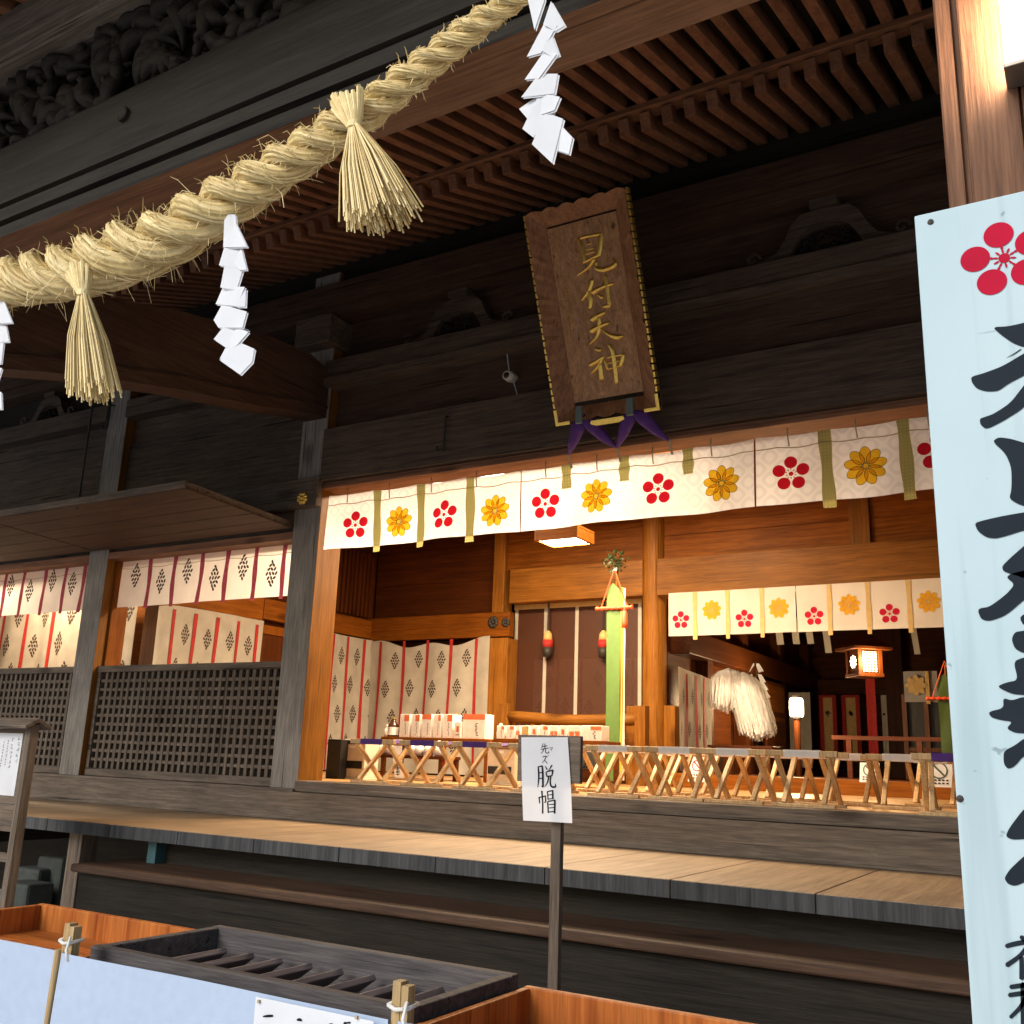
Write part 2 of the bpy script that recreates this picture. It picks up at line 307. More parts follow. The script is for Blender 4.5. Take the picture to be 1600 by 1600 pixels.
# ------------------------------------------------------------------ cloth with crests
class Cloth:
    def __init__(s, a, b, z1, z0, amp=.012, freq=9, seed=0, sag=0):   # hangs from the line a-b (x, y) between heights z1 and z0
        s.a, s.b = Vector((a[0], a[1], 0)), Vector((b[0], b[1], 0)); s.z1, s.z0 = z1, z0; s.amp, s.fq, s.sd, s.sag = amp, freq, seed, sag
        s.L = (s.b-s.a).length; s.d = (s.b-s.a).normalized(); s.n = Vector((s.d.y, -s.d.x, 0))   # n looks towards the viewer's side
    def at(s, u, v, off=0):                                           # u 0..1 along, v 0 top .. 1 bottom
        x = u*s.L*s.fq+s.sd; k = (.35+.65*v)
        y = s.amp*k*(math.sin(x)+.5*math.sin(2.3*x+1.7+2*v)+.35*math.sin(.43*x+3*v))
        z1 = s.z1 if not callable(s.z1) else s.z1(u); z0 = s.z0 if not callable(s.z0) else s.z0(u)
        z1 -= s.sag*4*((u*s.L*2.2) % 1)*(1-((u*s.L*2.2) % 1))
        p = s.a+s.d*(u*s.L)+s.n*(y+off); return Vector((p.x, p.y, z1+(z0-z1)*v))
    def mesh(s, mb, nu=60, nv=14, m=0): mb.grid(lambda u, v: s.at(u, v), nu, nv, m)
    def uv(s, x, z, off): u = x/s.L; z1 = s.z1 if not callable(s.z1) else s.z1(u); z0 = s.z0 if not callable(s.z0) else s.z0(u); return s.at(u, (z1-z)/(z1-z0), off)
    def disc(s, mb, cx, cz, rx, rz=None, ang=0, off=.003, n=18, m=0):
        rz = rz or rx; c, sn = math.cos(ang), math.sin(ang); vs = [s.uv(cx, cz, off)]
        for ring in (.5, 1):
            for k in range(n):
                a = 2*math.pi*k/n; x, z = rx*ring*math.cos(a), rz*ring*math.sin(a); vs.append(s.uv(cx+x*c-z*sn, cz+x*sn+z*c, off))
        fs = [(0, 1+k, 1+(k+1) % n) for k in range(n)]+[(1+k, 1+n+k, 1+n+(k+1) % n, 1+(k+1) % n) for k in range(n)]; mb.add(vs, fs, m)
def plum_mesh(cl, cx, cz, r):
    mb = MB()
    for k in range(5):
        a = math.pi/2+k*2*math.pi/5; cl.disc(mb, cx+math.cos(a)*r*.66, cz+math.sin(a)*r*.66, r*.345)
    cl.disc(mb, cx, cz, r*.13, n=12)
    for k in range(10):
        a = math.pi/2+k*2*math.pi/10; q = .27 if k % 2 == 0 else .24; cl.disc(mb, cx+math.cos(a)*r*q, cz+math.sin(a)*r*q, r*.055, r*.03, a, n=8)
    return mb
def mum_mesh(cl, cx, cz, r, n=9):
    mb = MB()
    def ring(x, z, rx, rz, ang, t_, off, k=20):                         # a thin drawn outline
        c, sn = math.cos(ang), math.sin(ang); vs = []
        for i in range(k):
            a = 2*math.pi*i/k
            for q in (0, t_): ex, ez = (rx-q)*math.cos(a), (rz-q)*math.sin(a); vs.append(cl.uv(x+ex*c-ez*sn, z+ex*sn+ez*c, off))
        mb.add(vs, [(2*i, 2*i+1, 2*((i+1) % k)+1, 2*((i+1) % k)) for i in range(k)], 1)
    for k in range(n):
        a = math.pi/2+k*2*math.pi/n; x, z = cx+math.cos(a)*r*.575, cz+math.sin(a)*r*.575
        cl.disc(mb, x, z, r*.43, r*.272, a, .003+.0002*k); ring(x, z, r*.43, r*.272, a, r*.022, .0056)
    cl.disc(mb, cx, cz, r*.15, off=.0062, n=14); ring(cx, cz, r*.15, r*.15, 0, r*.022, .0068, 14)
    return mb
def lozenge(cl, mb, cx, cz, h, m=1):
    rows = [(1, .45), (2, .32), (3, .17), (4, 0), (3, -.17), (2, -.32), (1, -.45)]
    for n, dz in rows:
        for i in range(n):
            dx = (i-(n-1)/2)*h*.155; a = random.choice((.9, 1.3, 2.0, 2.4, .6)); cl.disc(mb, cx+dx, cz+dz*h, h*.095, h*.055, a, .003, 6, m)
def ribbon(cl, x, w, v0, v1, off=.006, nseg=14, lean=0, wob=0):
    mb = MB(); sd = random.random()*6
    mb.grid(lambda u, v: cl.uv(x+lean*v+wob*math.sin(v*5+sd)+(u-.5)*w*(1+.12*math.sin(v*9+sd)), v0+(v1-v0)*v, off), 2, nseg); return mb
# ------------------------------------------------------------------ setting
FL, DZ, GZ, YB, XL = -.228, -.515, -1.35, 10.3, -8.35
g = MB(); g.box(-170, 170, -170, 170, GZ-.2, GZ); tag(g.build('ground', plain('gravel_ground', (.62,.61,.60), .9, 0, .2, 6, .3, .5)), kind='structure')
# ------------------------------------------------------------------ the hall: one building, all its timbers are its parts
hall = thing('shrine_hall', (-2.75, 6, GZ), 'old dark timber shrine hall with carved beams and a warmly lit open interior', 'shrine')
def part(name, mb, mat, bevel=.004, parent=None, **k): return mb.build(name, mat, parent or hall, bevel, **k)
def bx(name, mat, *a, bevel=.004, parent=None): return part(name, MB().box(*a), M[mat] if isinstance(mat, str) else mat, bevel, parent)
PX1, PX2, PX3, PX4 = -5.66, -8.34, -11.03, .16
for cx in (PX1, PX2, PX3, PX4):                                         # weathered grey front; less weathered sides, their lamp glow put into a golden wood
    m_ = MB().box(cx-.145, cx+.145, 6.0, 6.29, DZ, 4.15); m_.m = [1, 1, 0, 1, 1, 1]; part('post', m_, [M['post'], M['pstZ']], .008)
# sill and footing timbers
bx('sill_beam', 'oldX', PX1+.145, 3.2, 5.97, 6.24, -.305, FL+.004); bx('sill_beam', 'oldX', -13, PX1+.148, 5.95, 6.30, -.36, -.285)
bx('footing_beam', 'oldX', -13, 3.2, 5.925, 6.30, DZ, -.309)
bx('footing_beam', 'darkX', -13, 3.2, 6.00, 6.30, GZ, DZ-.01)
# lattice half walls between the posts of the side bays
for x0, x1 in ((PX2+.145, PX1-.145), (PX3+.145, PX2-.145)):
    fr = MB(); z0, z1, Y = -.215, .655, 6.07
    fr.box(x0, x1, Y-.02, Y+.09, z1, z1+.06); fr.box(x0, x1, Y-.015, Y+.09, -.283, z0); fr.box(x0, x0+.045, Y-.01, Y+.08, z0, z1); fr.box(x1-.045, x1, Y-.01, Y+.08, z0, z1)
    p = part('lattice_panel', fr, M['oldX'])
    lv = MB(); n = int((x1-x0-.09)/.078)
    for i in range(1, n): xx = x0+.045+(x1-x0-.09)*i/n; lv.box(xx-.018, xx+.018, Y, Y+.028, z0, z1)
    lh = MB(); k = int((z1-z0)/.078)
    for j in range(1, k): zz = z0+(z1-z0)*j/k; lh.box(x0+.046, x1-.046, Y+.005, Y+.035, zz-.014, zz+.014)
    part('lattice_bars', lv, M['oldZ'], .002, p); part('lattice_bars', lh, M['oldX'], .002, p)
    bx('backing_board', 'darkX', x0+.05, x1-.05, Y+.062, Y+.078, z0, z1, parent=p)
# centre bay lintels, from the opening upwards
cb0, cb1 = PX1+.145, PX4-.145
bx('head_rail', 'redX', cb0, cb1, 6.0, 6.24, 2.142, 2.17); bx('head_rail', 'redX', cb0, cb1, 6.02, 6.22, 2.176, 2.20)
bx('lintel', 'eavX', cb0, cb1, 5.96, 6.22, 2.203, 2.66)
bx('recess_board', 'brnX', cb0, cb1, 6.10, 6.22, 2.66, 3.045)
bx('tie_beam', 'eavX', cb0-.05, cb1+.05, 5.93, 6.21, 3.045, 3.115); bx('tie_beam', 'eavX', cb0-.05, cb1+.05, 5.965, 6.21, 3.119, 3.29)
bx('wall_board', 'brnX', cb0, cb1, 6.16, 6.24, 3.29, 3.71)
bx('eave_beam', 'brnX', -13, 3.2, 5.90, 6.30, 3.80, 3.985); bx('eave_beam', 'brnX', -13, 3.2, 5.95, 6.28, 3.70, 3.797)
bx('wall_board', 'darkX', -13, 3.2, 6.05, 6.25, 3.99, 4.5)
def kaerumata(cx, Y, zb, w_, h):                                        # frog-leg strut: two scrolled legs, crown block, carved heart
    prof = [(-1,0),(-.93,.10),(-.78,.13),(-.62,.20),(-.5,.42),(-.42,.66),(-.30,.80),(-.13,.86),(.13,.86),(.30,.80),(.42,.66),(.5,.42),(.62,.20),(.78,.13),(.93,.10),(1,0),(.62,0),(.44,.10),(.36,.30),(.26,.48),(.1,.56),(-.1,.56),(-.26,.48),(-.36,.30),(-.44,.10),(-.62,0)]
    mb = MB(); P3 = [(cx+a*w_/2, Y, zb+b*h) for a, b in prof]; n = len(P3)
    L = list(range(0, 8))+list(range(18+3, 26)); half = [(P3[i], P3[j]) for i, j in zip(range(0, 8), (0, 25, 24, 24, 23, 22, 21, 21))]
    for s_ in (-1, 1):
        out = [(cx+s_*abs(a)*w_/2, zb+b*h) for a, b in prof[:8]]; inn = [(cx+s_*abs(a)*w_/2, zb+b*h) for a, b in ((.62,0),(.60,0),(.52,.04),(.44,.10),(.38,.28),(.30,.44),(.18,.54),(.0,.57))]
        out[-1] = (cx, zb+.86*h)
        for i in range(7):
            q = [out[i], out[i+1], inn[i+1], inn[i]]; mb.slab([(x, Y, z) for x, z in q], (0, .09, 0))
        for k in range(9):                                            # scroll at the foot
            a0, a1 = k*.7, (k+1)*.7; r0 = .055*(1-k/11)
            mb.bar((cx+s_*w_*.455+math.cos(a0)*r0, Y-.012, zb+.075*h+.03+math.sin(a0)*r0), (cx+s_*w_*.455+math.cos(a1)*r0*.93, Y-.012, zb+.075*h+.03+math.sin(a1)*r0*.93), .02, .02)
    mb.box(cx-.09, cx+.09, Y-.02, Y+.10, zb+.86*h, zb+h)
    k_ = part('frog_leg_strut', mb, M['eavX'], .003)
    cv = MB(); rd = random.Random(int(cx*100))
    for i in range(26):
        a = rd.uniform(-1, 1); px, pz = cx+a*w_*.17, zb+rd.uniform(.06, .42)*h; an = rd.uniform(0, 6.28); l = rd.uniform(.03, .06)
        cv.tube([(px, Y+.05, pz), (px+math.cos(an)*l*.6, Y+.02, pz+math.sin(an)*l*.6), (px+math.cos(an+.6)*l, Y+.045, pz+math.sin(an+.6)*l)], [.012, .016, .004], 6)
    part('carved_heart', cv, M['darkX'], 0, k_, smooth=True)
for cx in (P(715,505,6.05).x, P(1290,375,6.05).x): kaerumata(cx, 6.04, 3.29, 1.06, .41)
for cx in (-5.66,): bx('bracket_block', 'eavX', cx-.2, cx+.2, 5.86, 6.2, 3.42, 3.69, bevel=.02)
# side bay walls above the shutters
for x0, x1 in ((PX2+.145, PX1-.145), (PX3+.145, PX2-.145), (-13, PX3-.145)):
    bx('wall_board', 'eavX', x0, x1, 6.07, 6.16, 2.1, 2.52); bx('wall_board', 'eavX', x0, x1, 6.075, 6.16, 2.523, 2.915)
    bx('wall_board', 'eavX', x0, x1, 6.11, 6.2, 2.93, 3.18); bx('tie_beam', 'eavX', x0, x1, 5.97, 6.22, 3.18, 3.36); bx('wall_board', 'darkX', x0, x1, 6.14, 6.22, 3.36, 3.70)
    bx('window_head', 'redX', x0, x1, 6.0, 6.25, 1.735, 1.80); bx('wall_board', 'eavX', x0, x1, 6.05, 6.2, 1.80, 2.10)
    for s_ in (x0, x1-.03): bx('window_jamb', 'inZ', s_, s_+.03, 6.10, 6.28, .72, 1.735)
for cx in (-7.2, -9.6): kaerumata(cx, 6.04, 3.36, .9, .34)
nag = bx('nageshi_rail', 'oldX', -13, PX1+.15, 5.93, 5.998, 1.985, 2.235, bevel=.008)
def boss(cx, Y, cz, r, mat, parent, ny=-1):                             # eight-petalled metal nail cover
    mb = MB()
    for k in range(8):
        a = k*math.pi/4+.39; mb.lathe((0,0,0), [(.001,.0),(.42*r,.0),(.40*r,.14*r),(.2*r,.3*r),(.002,.34*r)], 10); 
        for v in mb.v[-50:]: v.x, v.y, v.z = cx+v.x+math.cos(a)*r*.62, Y+ny*v.z, cz+v.y+math.sin(a)*r*.62
    mb.lathe((0,0,0), [(.001,.0),(.34*r,.0),(.30*r,.3*r),(.1*r,.45*r),(.002,.47*r)], 12)
    for v in mb.v[-60:]: v.x, v.y, v.z = cx+v.x, Y+ny*v.z, cz+v.y
    return part('nail_cover', mb, M[mat], 0, parent, smooth=True)
g_ = P(472, 778, 5.92); boss(g_.x, 5.928, g_.z, .058, 'gold', nag)
# raised shutters over the side windows
h0, h1 = Vector((-5.8, 5.95, 1.815)), Vector((-5.8, 4.81, 1.872))
for x0, x1 in ((PX2+.02, -5.78), (-11.0, PX2-.0)):
    sh = MB(); sl_ = (h1.z-h0.z)/(h1.y-h0.y)
    def zz(y): return h0.z+(y-h0.y)*sl_
    n = 5; wd = (h0.y-h1.y)/n
    for i in range(n):
        ya, yb = h1.y+wd*i+.005, h1.y+wd*(i+1)-.005
        sh.slab([(x0,ya,zz(ya)),(x1,ya,zz(ya)),(x1,yb,zz(yb)),(x0,yb,zz(yb))], (0,0,.028))
    s_ = part('raised_shutter', sh, wood('shutter_board_wood', (.055,.028,.015), (.13,.07,.04), 'X', crack=.7, spec=.2), .002)
    f2 = MB()
    for xx in (x0+.03, x1-.03): f2.bar((xx, h1.y, zz(h1.y)+.034), (xx, h0.y, zz(h0.y)+.034), .06, .05)
    for yy in (h1.y+.01, h0.y-.03): f2.bar((x0, yy, zz(yy)+.034), (x1, yy, zz(yy)+.034), .05, .052)
    part('shutter_frame', f2, M['oldX'], .003, s_)
r_ = PX(132, 797, 0); q = P(135, 700, 4.86); bx('hanging_rod', 'iron', q.x-.008, q.x+.008, 4.85, 4.866, 1.86, 3.5, bevel=0)
def hook(px, py0, py1, Y, back):
    a, b = P(px, py0, Y), P(px, py1, Y); mb = MB(); mb.tube([(a.x,Y,a.z),(a.x,Y,b.z+.03),(a.x-.01,Y,b.z),(a.x-.06,Y,b.z-.005),(a.x-.068,Y,b.z+.04)], .008, 6)
    mb.tube([(a.x,Y,a.z),(a.x,back,a.z)], .008, 6); part('iron_hook', mb, M['iron'], 0)
hook(696, 650, 703, 5.93, 5.97); hook(173, 632, 668, 5.93, 5.98)
# ------------------------------------------------------------------ veranda and steps
dk = MB(); xb = -1.16-.66*18
while xb < 3: dk.box(xb+.002, xb+.656, 4.53, 5.92, DZ-.083, DZ); xb += .66
vd = part('veranda_deck', dk, M['deck'], .004)
de = MB(); xb = -1.16-.66*18
while xb < 3: de.box(xb+.002, xb+.656, 4.522, 4.5295, DZ-.082, DZ-.003); xb += .66
part('deck_end', de, M['deckend'], .002, vd)
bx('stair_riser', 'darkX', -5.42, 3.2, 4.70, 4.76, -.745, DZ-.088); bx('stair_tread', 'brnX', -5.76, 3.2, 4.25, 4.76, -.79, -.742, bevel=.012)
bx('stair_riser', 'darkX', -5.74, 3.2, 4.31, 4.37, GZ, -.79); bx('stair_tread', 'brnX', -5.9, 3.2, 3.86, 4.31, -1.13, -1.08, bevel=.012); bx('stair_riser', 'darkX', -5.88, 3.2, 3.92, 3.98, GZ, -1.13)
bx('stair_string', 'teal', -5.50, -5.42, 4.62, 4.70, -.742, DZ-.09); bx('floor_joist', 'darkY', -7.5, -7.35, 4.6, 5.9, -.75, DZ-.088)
for xx in (-6.3, -8.9, -11.4): bx('veranda_post', 'oldZ', xx-.07, xx+.07, 4.66, 4.8, GZ+.2, DZ-.088)
# ------------------------------------------------------------------ portico: great beam, pillars, rainbow beam
prof = [(2.525,2.50),(2.525,2.565),(2.545,2.572),(2.545,2.585),(2.515,2.592),(2.512,2.66),(2.535,2.668),(2.535,2.678),(2.505,2.685),(2.50,2.80),(2.502,2.98),(2.512,3.04),(2.535,3.075),(2.575,3.092),(2.70,3.092),(2.75,3.07),(2.78,3.02),(2.78,2.50)]
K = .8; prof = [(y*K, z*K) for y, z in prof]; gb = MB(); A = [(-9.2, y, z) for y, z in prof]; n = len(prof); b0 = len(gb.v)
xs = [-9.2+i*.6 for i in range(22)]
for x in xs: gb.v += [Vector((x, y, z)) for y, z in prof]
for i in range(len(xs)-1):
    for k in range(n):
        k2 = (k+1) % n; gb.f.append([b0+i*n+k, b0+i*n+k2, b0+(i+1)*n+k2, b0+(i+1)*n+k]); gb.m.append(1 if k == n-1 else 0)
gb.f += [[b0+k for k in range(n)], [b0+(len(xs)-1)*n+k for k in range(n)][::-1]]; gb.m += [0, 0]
beam = part('great_beam', gb, [M['darkX'], wood('lamplit_underside_wood', (.15,.07,.035), (.32,.165,.085), 'X', .65, .25, 11, crack=.7, spec=.2)], 0)  # less weathered underside; its lamplit warmth is put into the wood colour
qh = P(195, 180, 2.5*K); pg = MB(); pg.lathe((0,0,0), [(.03,0),(.03,.02),(.022,.024),(.001,.024)], 14)
for v in pg.v: v.x, v.y, v.z = qh.x+v.x, 2.505*K-v.z, qh.z+v.y
part('peg', pg, M['darkX'], 0, beam)
b2 = MB(); b2.box(-9.2, 3.2, 2.47*K, 2.80*K, 3.585*K, 3.16); part('upper_beam', b2, M['oldX'], .03)
tr = MB(); tr.box(-9.2, 3.2, 2.70*K, 2.76*K, 3.08*K, 3.59*K); tp = part('carved_transom', tr, M['darkX'], 0)
cv = MB(); rd = random.Random(5)
for i in range(360):                                                    # scrolling leaves and waves in high relief
    x, z = rd.uniform(-7.4, -2.2), rd.uniform(3.1, 3.56); an = rd.uniform(0, 6.28); l = rd.uniform(.12, .34); cu = rd.uniform(-3.4, 3.4); y = 2.64; pts = []; rad = []
    for k in range(13):
        t_ = k/12; pts.append((x, y-.06*math.sin(t_*3.1), z)); rad.append((.005+.026*math.sin(min(1, t_*1.05)*math.pi)**1.4)*(l/.2)+.001)
        x += math.cos(an)*l/12; z += math.sin(an)*l/12; z = min(max(z, 3.1), 3.56); an += cu/12*(1+t_)
    cv.tube(pts, rad, 5)
cv.v = [v*K for v in cv.v]; part('relief_carving', cv, M['darkX'], 0, tp, smooth=True)
def pillar(cx, detail):
    m_ = MB()
    if detail:
        for a, b, y in ((cx-.144, cx-.110, 2.01), (cx-.099, cx+.003, 2.0), (cx+.007, cx+.144, 2.0)): m_.box(a, b, y, 2.24, GZ, 2.9)
        m_.box(cx-.136, cx+.136, 2.024, 2.256, GZ, 2.9)
    else: m_.box(cx-.144, cx+.144, 2.0, 2.256, GZ, 2.9)
    return part('portico_pillar', m_, M['pillar'], .006)
pillar(-.044, True); pillar(-5.66, False)
# rainbow beam from the hall post out to the far portico pillar
bot = [PX(*q, -5.66) for q in ((0,582),(120,592),(260,612),(400,640),(470,650),(500,658))]
bot = [Vector((-5.66, 2.1, 1.72)), Vector((-5.66, 2.7, 2.0))]+bot
top = [Vector((-5.66, y, z)) for y, z in ((2.1,2.2),(2.7,2.52),(3.21,2.72),(3.724,2.90),(4.438,3.09),(5.312,3.24),(5.75,3.27),(6.02,3.20))]
rb = MB()
for i in range(len(bot)-1):
    q = [bot[i], bot[i+1], top[i+1], top[i]]; rb.slab([p-Vector((.12,0,0)) for p in q], (.24,0,0))
rbo = part('rainbow_beam', rb, M['brnY'], 0)
mo = MB()
for i in range(len(bot)-1): mo.bar(bot[i]+Vector((.125,0,.09)), bot[i+1]+Vector((.125,0,.09)), .02, .02)
part('beam_moulding', mo, M['brnY'], 0, rbo)
# ------------------------------------------------------------------ rafters and roof
X0r = -.5532
for k in range(-6, 52):
    x = X0r-.1462*k
    if x > .4: continue
    a, b = Vector((x, 5.0, 3.914)), Vector((x, 6.3, 3.914+1.3*.372)); part('rafter', MB().bar(a, b, .068, .112), M['redY'], .004)
    a, b = Vector((x, 5.2, 4.075+.2*.296)), Vector((x, .95, 4.075-4.05*.296)); part('flying_rafter', MB().bar(a, b, .064, .09), M['redY'], .004)
bx('rafter_tie', 'redX', -9.2, 3.2, 4.96, 5.08, 3.985, 4.025, bevel=.003)
rf = MB(); ya = .9
rf.slab([(-14, ya, 4.125-4.1*.296), (6.5, ya, 4.125-4.1*.296), (6.5, 5.02, 4.131), (-14, 5.02, 4.131)], (0, 0, .30))
rf.slab([(-14, 5.04, 4.0), (6.5, 5.04, 4.0), (6.5, 6.5, 4.0+1.46*.372), (-14, 6.5, 4.0+1.46*.372)], (0, 0, .5))
rf.box(-14, 6.5, 6.3, 18, 4.3, 4.9); part('roof', rf, M['darkX'], 0)
sh = MB(); sh.box(-14, -13.9, 5.9, 18, GZ, 4.4); sh.box(6.4, 6.5, 5.9, 18, GZ, 4.4); sh.box(-14, 6.5, 17.9, 18, GZ, 4.4); sh.box(PX4+.145, 6.5, 6.05, 6.2, DZ, 4.3); sh.box(-14, PX3-.145, 6.1, 6.2, DZ, 2.1)
part('outer_wall', sh, M['darkX'], 0)
# ------------------------------------------------------------------ interior shell
fl = MB(); fl.box(-13.8, 6.3, 6.2, YB, FL-.08, FL); part('hall_floor', fl, M['floor'], 0)
bx('floor_step', 'inX', -4.1, 6.3, YB-.22, YB-.03, FL, -.085); bx('inner_floor', 'dimX', -13.8, 6.3, YB-.02, 17.8, FL-.08, -.09, bevel=0)
bx('hall_ceiling', 'inX', -13.8, 6.3, 6.3, YB+.1, 3.35, 3.42, bevel=0); bx('inner_ceiling', 'dimX', -4.1, 6.3, YB+.15, 17.8, 2.9, 3.0, bevel=0)
col = MB(); cxm = (ux(1004,YB,1000)+ux(1042,YB,1000))/2; rc = (ux(1042,YB,1000)-ux(1004,YB,1000))/2*.92
col.lathe((cxm, YB, 0), [(rc, FL), (rc, 3.35)], 28); part('round_column', col, M['pstZ'], 0, smooth=False)
pbl, pbr = ux(768,YB,1050), ux(800,YB,1050); bx('interior_post', 'pstZ', pbl, pbr, YB-.12, YB+.12, FL, 1.42, bevel=.012); bx('interior_post', 'pstZ', pbl+.03, pbr-.10, YB-.10, YB+.12, 1.73, 3.35, bevel=.012)
bx('interior_post', 'pstZ', ux(1330,YB,840), ux(1362,YB,840), YB-.08, YB+.1, 2.24, 3.35)
# back wall, left of the post: dark boards, rail, then curtain
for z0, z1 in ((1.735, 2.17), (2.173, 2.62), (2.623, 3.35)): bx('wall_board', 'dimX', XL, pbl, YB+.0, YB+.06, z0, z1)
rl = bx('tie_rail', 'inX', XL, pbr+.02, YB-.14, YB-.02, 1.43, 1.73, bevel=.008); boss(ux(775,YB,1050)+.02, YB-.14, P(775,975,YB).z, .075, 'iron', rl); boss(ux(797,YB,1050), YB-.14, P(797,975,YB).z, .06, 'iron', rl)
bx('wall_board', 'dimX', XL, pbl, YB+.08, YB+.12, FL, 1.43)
# middle: heavy beam and boards above the blind
bx('tie_beam', 'pstX', pbr-.02, cxm-rc+.03, YB-.1, YB+.08, 1.84, 2.255, bevel=.01)
for z0, z1 in ((2.258, 2.66), (2.663, 3.35)): bx('wall_board', 'inX', pbr-.1, cxm-rc+.03, YB-.03, YB+.05, z0, z1)
# right: beam over the opening to the inner room
bx('tie_beam', 'pstX', cxm+rc-.04, 6.3, YB-.16, YB+.1, 1.82, 2.24, bevel=.01)
for z0, z1 in ((2.243, 2.52), (2.523, 2.80), (2.803, 3.35)): bx('wall_board', 'inX', cxm+rc-.02, 6.3, YB-.03, YB+.05, z0, z1)
bx('jamb_post', 'pstZ', ux(1043,YB,1150)-.02, ux(1058,YB,1150), YB-.06, YB+.08, FL, P(1050,1103,YB).z); bx('jamb_post', 'pstZ', ux(990,YB,1150), ux(1003,YB,1150), YB-.2, YB-.06, FL, P(995,1105,YB).z)
# left wall of the room, running away from the front
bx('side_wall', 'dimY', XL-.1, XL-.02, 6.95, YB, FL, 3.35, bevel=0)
bx('side_rail', 'inY', XL-.05, XL+.08, 8.2, YB-.1, 1.46, 1.70, bevel=.008); bx('side_rail', 'inY', XL-.05, XL+.07, 6.6, 8.2, 1.42, 1.70, bevel=.008)
bx('interior_post', 'pstZ', XL-.12, XL+.1, 6.72, 6.98, FL, 3.35, bevel=.01); bx('interior_post', 'pstZ', XL-.1, XL+.1, 8.72, 8.95, FL, 1.46, bevel=.01)
lo = MB()
for k in range(16): y = 8.95+k*.08; lo.box(XL-.015, XL+.02, y, y+.05, 1.74, 2.6)
part('louvre_panel', lo, M['dimZ'], .002)
dr = MB(); dr.box(XL-.02, XL+.03, 8.12, 8.70, FL, 1.40); dp = part('panel_door', dr, M['dimZ'])
d2 = MB(); d2.box(XL+.03, XL+.05, 8.12, 8.70, 1.30, 1.40); d2.box(XL+.03, XL+.05, 8.12, 8.20, FL, 1.30); d2.box(XL+.03, XL+.05, 8.62, 8.70, FL, 1.30); d2.box(XL+.03, XL+.045, 8.2, 8.62, .55, .62); part('door_frame', d2, M['inZ'], .003, dp)
bx('wing_back_wall', 'inX', -13.8, XL-.1, 7.6, 7.7, FL, 3.35, bevel=0)
# inner room: left wall running back, far wall, rails
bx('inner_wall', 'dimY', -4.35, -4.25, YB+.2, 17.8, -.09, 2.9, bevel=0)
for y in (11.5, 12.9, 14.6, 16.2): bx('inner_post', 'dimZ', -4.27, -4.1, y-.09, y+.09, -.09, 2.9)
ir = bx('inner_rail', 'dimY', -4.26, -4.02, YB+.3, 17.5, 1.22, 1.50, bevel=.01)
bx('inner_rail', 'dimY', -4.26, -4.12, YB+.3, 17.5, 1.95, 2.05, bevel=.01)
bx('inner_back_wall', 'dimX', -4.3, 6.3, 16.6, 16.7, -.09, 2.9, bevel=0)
for px in (1235, 1400): x = ux(px, 16.3, 1080); bx('inner_post', 'dimZ', x-.13, x+.13, 16.2, 16.5, -.09, 2.9)
bx('inner_rail', 'dimX', -4.2, 6.3, 16.3, 16.55, P(1300,1085,16.3).z, P(1300,1062,16.3).z)
q0, q1 = PX(1300, 1153, 0) if False else P(1300,1153,12.6), P(1495,1157,12.6)
rr = MB(); rr.box(q0.x, q0.x+2.2, 12.58, 12.64, q0.z-.02, q0.z+.03)
for xx in (q0.x+.2, q0.x+1.0, q0.x+1.8): rr.box(xx-.03, xx+.03, 12.58, 12.64, -.09, q0.z-.02)
part('inner_railing', rr, wood('vermilion_rail_wood', (.16,.045,.02), (.28,.09,.04), 'X', .5), .003)
# low log rail before the blind
lg = MB(); a, b = P(796,1119,9.85), P(999,1124,9.85); pts = [a.lerp(b, k/10)+Vector((0,0,-.028*math.sin(k/10*math.pi))) for k in range(11)]
lg.tube(pts, [.062, .066, .066, .064, .062, .062, .062, .064, .066, .066, .062], 14)
lr = part('log_rail', lg, M['pstX'], 0, smooth=True)
for p in (a+Vector((-.05,0,0)), b+Vector((.03,0,0))): bx('rail_post', 'pstZ', p.x-.06, p.x+.06, 9.79, 9.91, FL, p.z+.14)
bx('rail_post', 'pstZ', a.x+.3, a.x+.36, 9.82, 9.88, FL, a.z-.03)
# ------------------------------------------------------------------ lamps
def ceiling_lamp(cx, cy, z, wx, wy, label, power=38):
    t = thing('ceiling_lamp', (cx, cy, z+.1), label, 'lamp', 'ceiling lamps of the hall')
    m = MB(); m.box(cx-wx/2, cx-wx/2+.03, cy-wy/2, cy+wy/2, z, z+.10); m.box(cx+wx/2-.03, cx+wx/2, cy-wy/2, cy+wy/2, z, z+.10)
    m.box(cx-wx/2+.03, cx+wx/2-.03, cy-wy/2, cy-wy/2+.03, z, z+.10); m.box(cx-wx/2+.03, cx+wx/2-.03, cy+wy/2-.03, cy+wy/2, z, z+.10); m.box(cx-wx/2, cx+wx/2, cy-wy/2, cy+wy/2, z+.103, z+.125)
    m.build('lamp_frame', M['inX'], t, .004)
    MB().box(cx-wx/2+.033, cx+wx/2-.033, cy-wy/2+.033, cy+wy/2-.033, z+.02, z+.04).build('diffuser', glow('lamp_diffuser', (1, .88, .68), 9), t)
    c = MB()
    for sx in (-1, 1): c.tube([(cx+sx*wx*.3, cy, z+.12), (cx+sx*wx*.3, cy, 3.36)], .008, 6)
    c.build('suspension_rod', M['iron'], t)
    l = bpy.data.lights.new('lamp_light', 'AREA'); l.shape = 'RECTANGLE'; l.size = wx*S*.9; l.size_y = wy*S*.9; l.energy = power; l.color = (1, .72, .44)
    lo_ = bpy.data.objects.new('lamp_light', l); C.collection.objects.link(lo_); lo_.parent = t; lo_.location = W((cx, cy, z+.012))-ORG[t.name]
    return t
a, b = P(845, 848, 8), P(908, 850, 8)
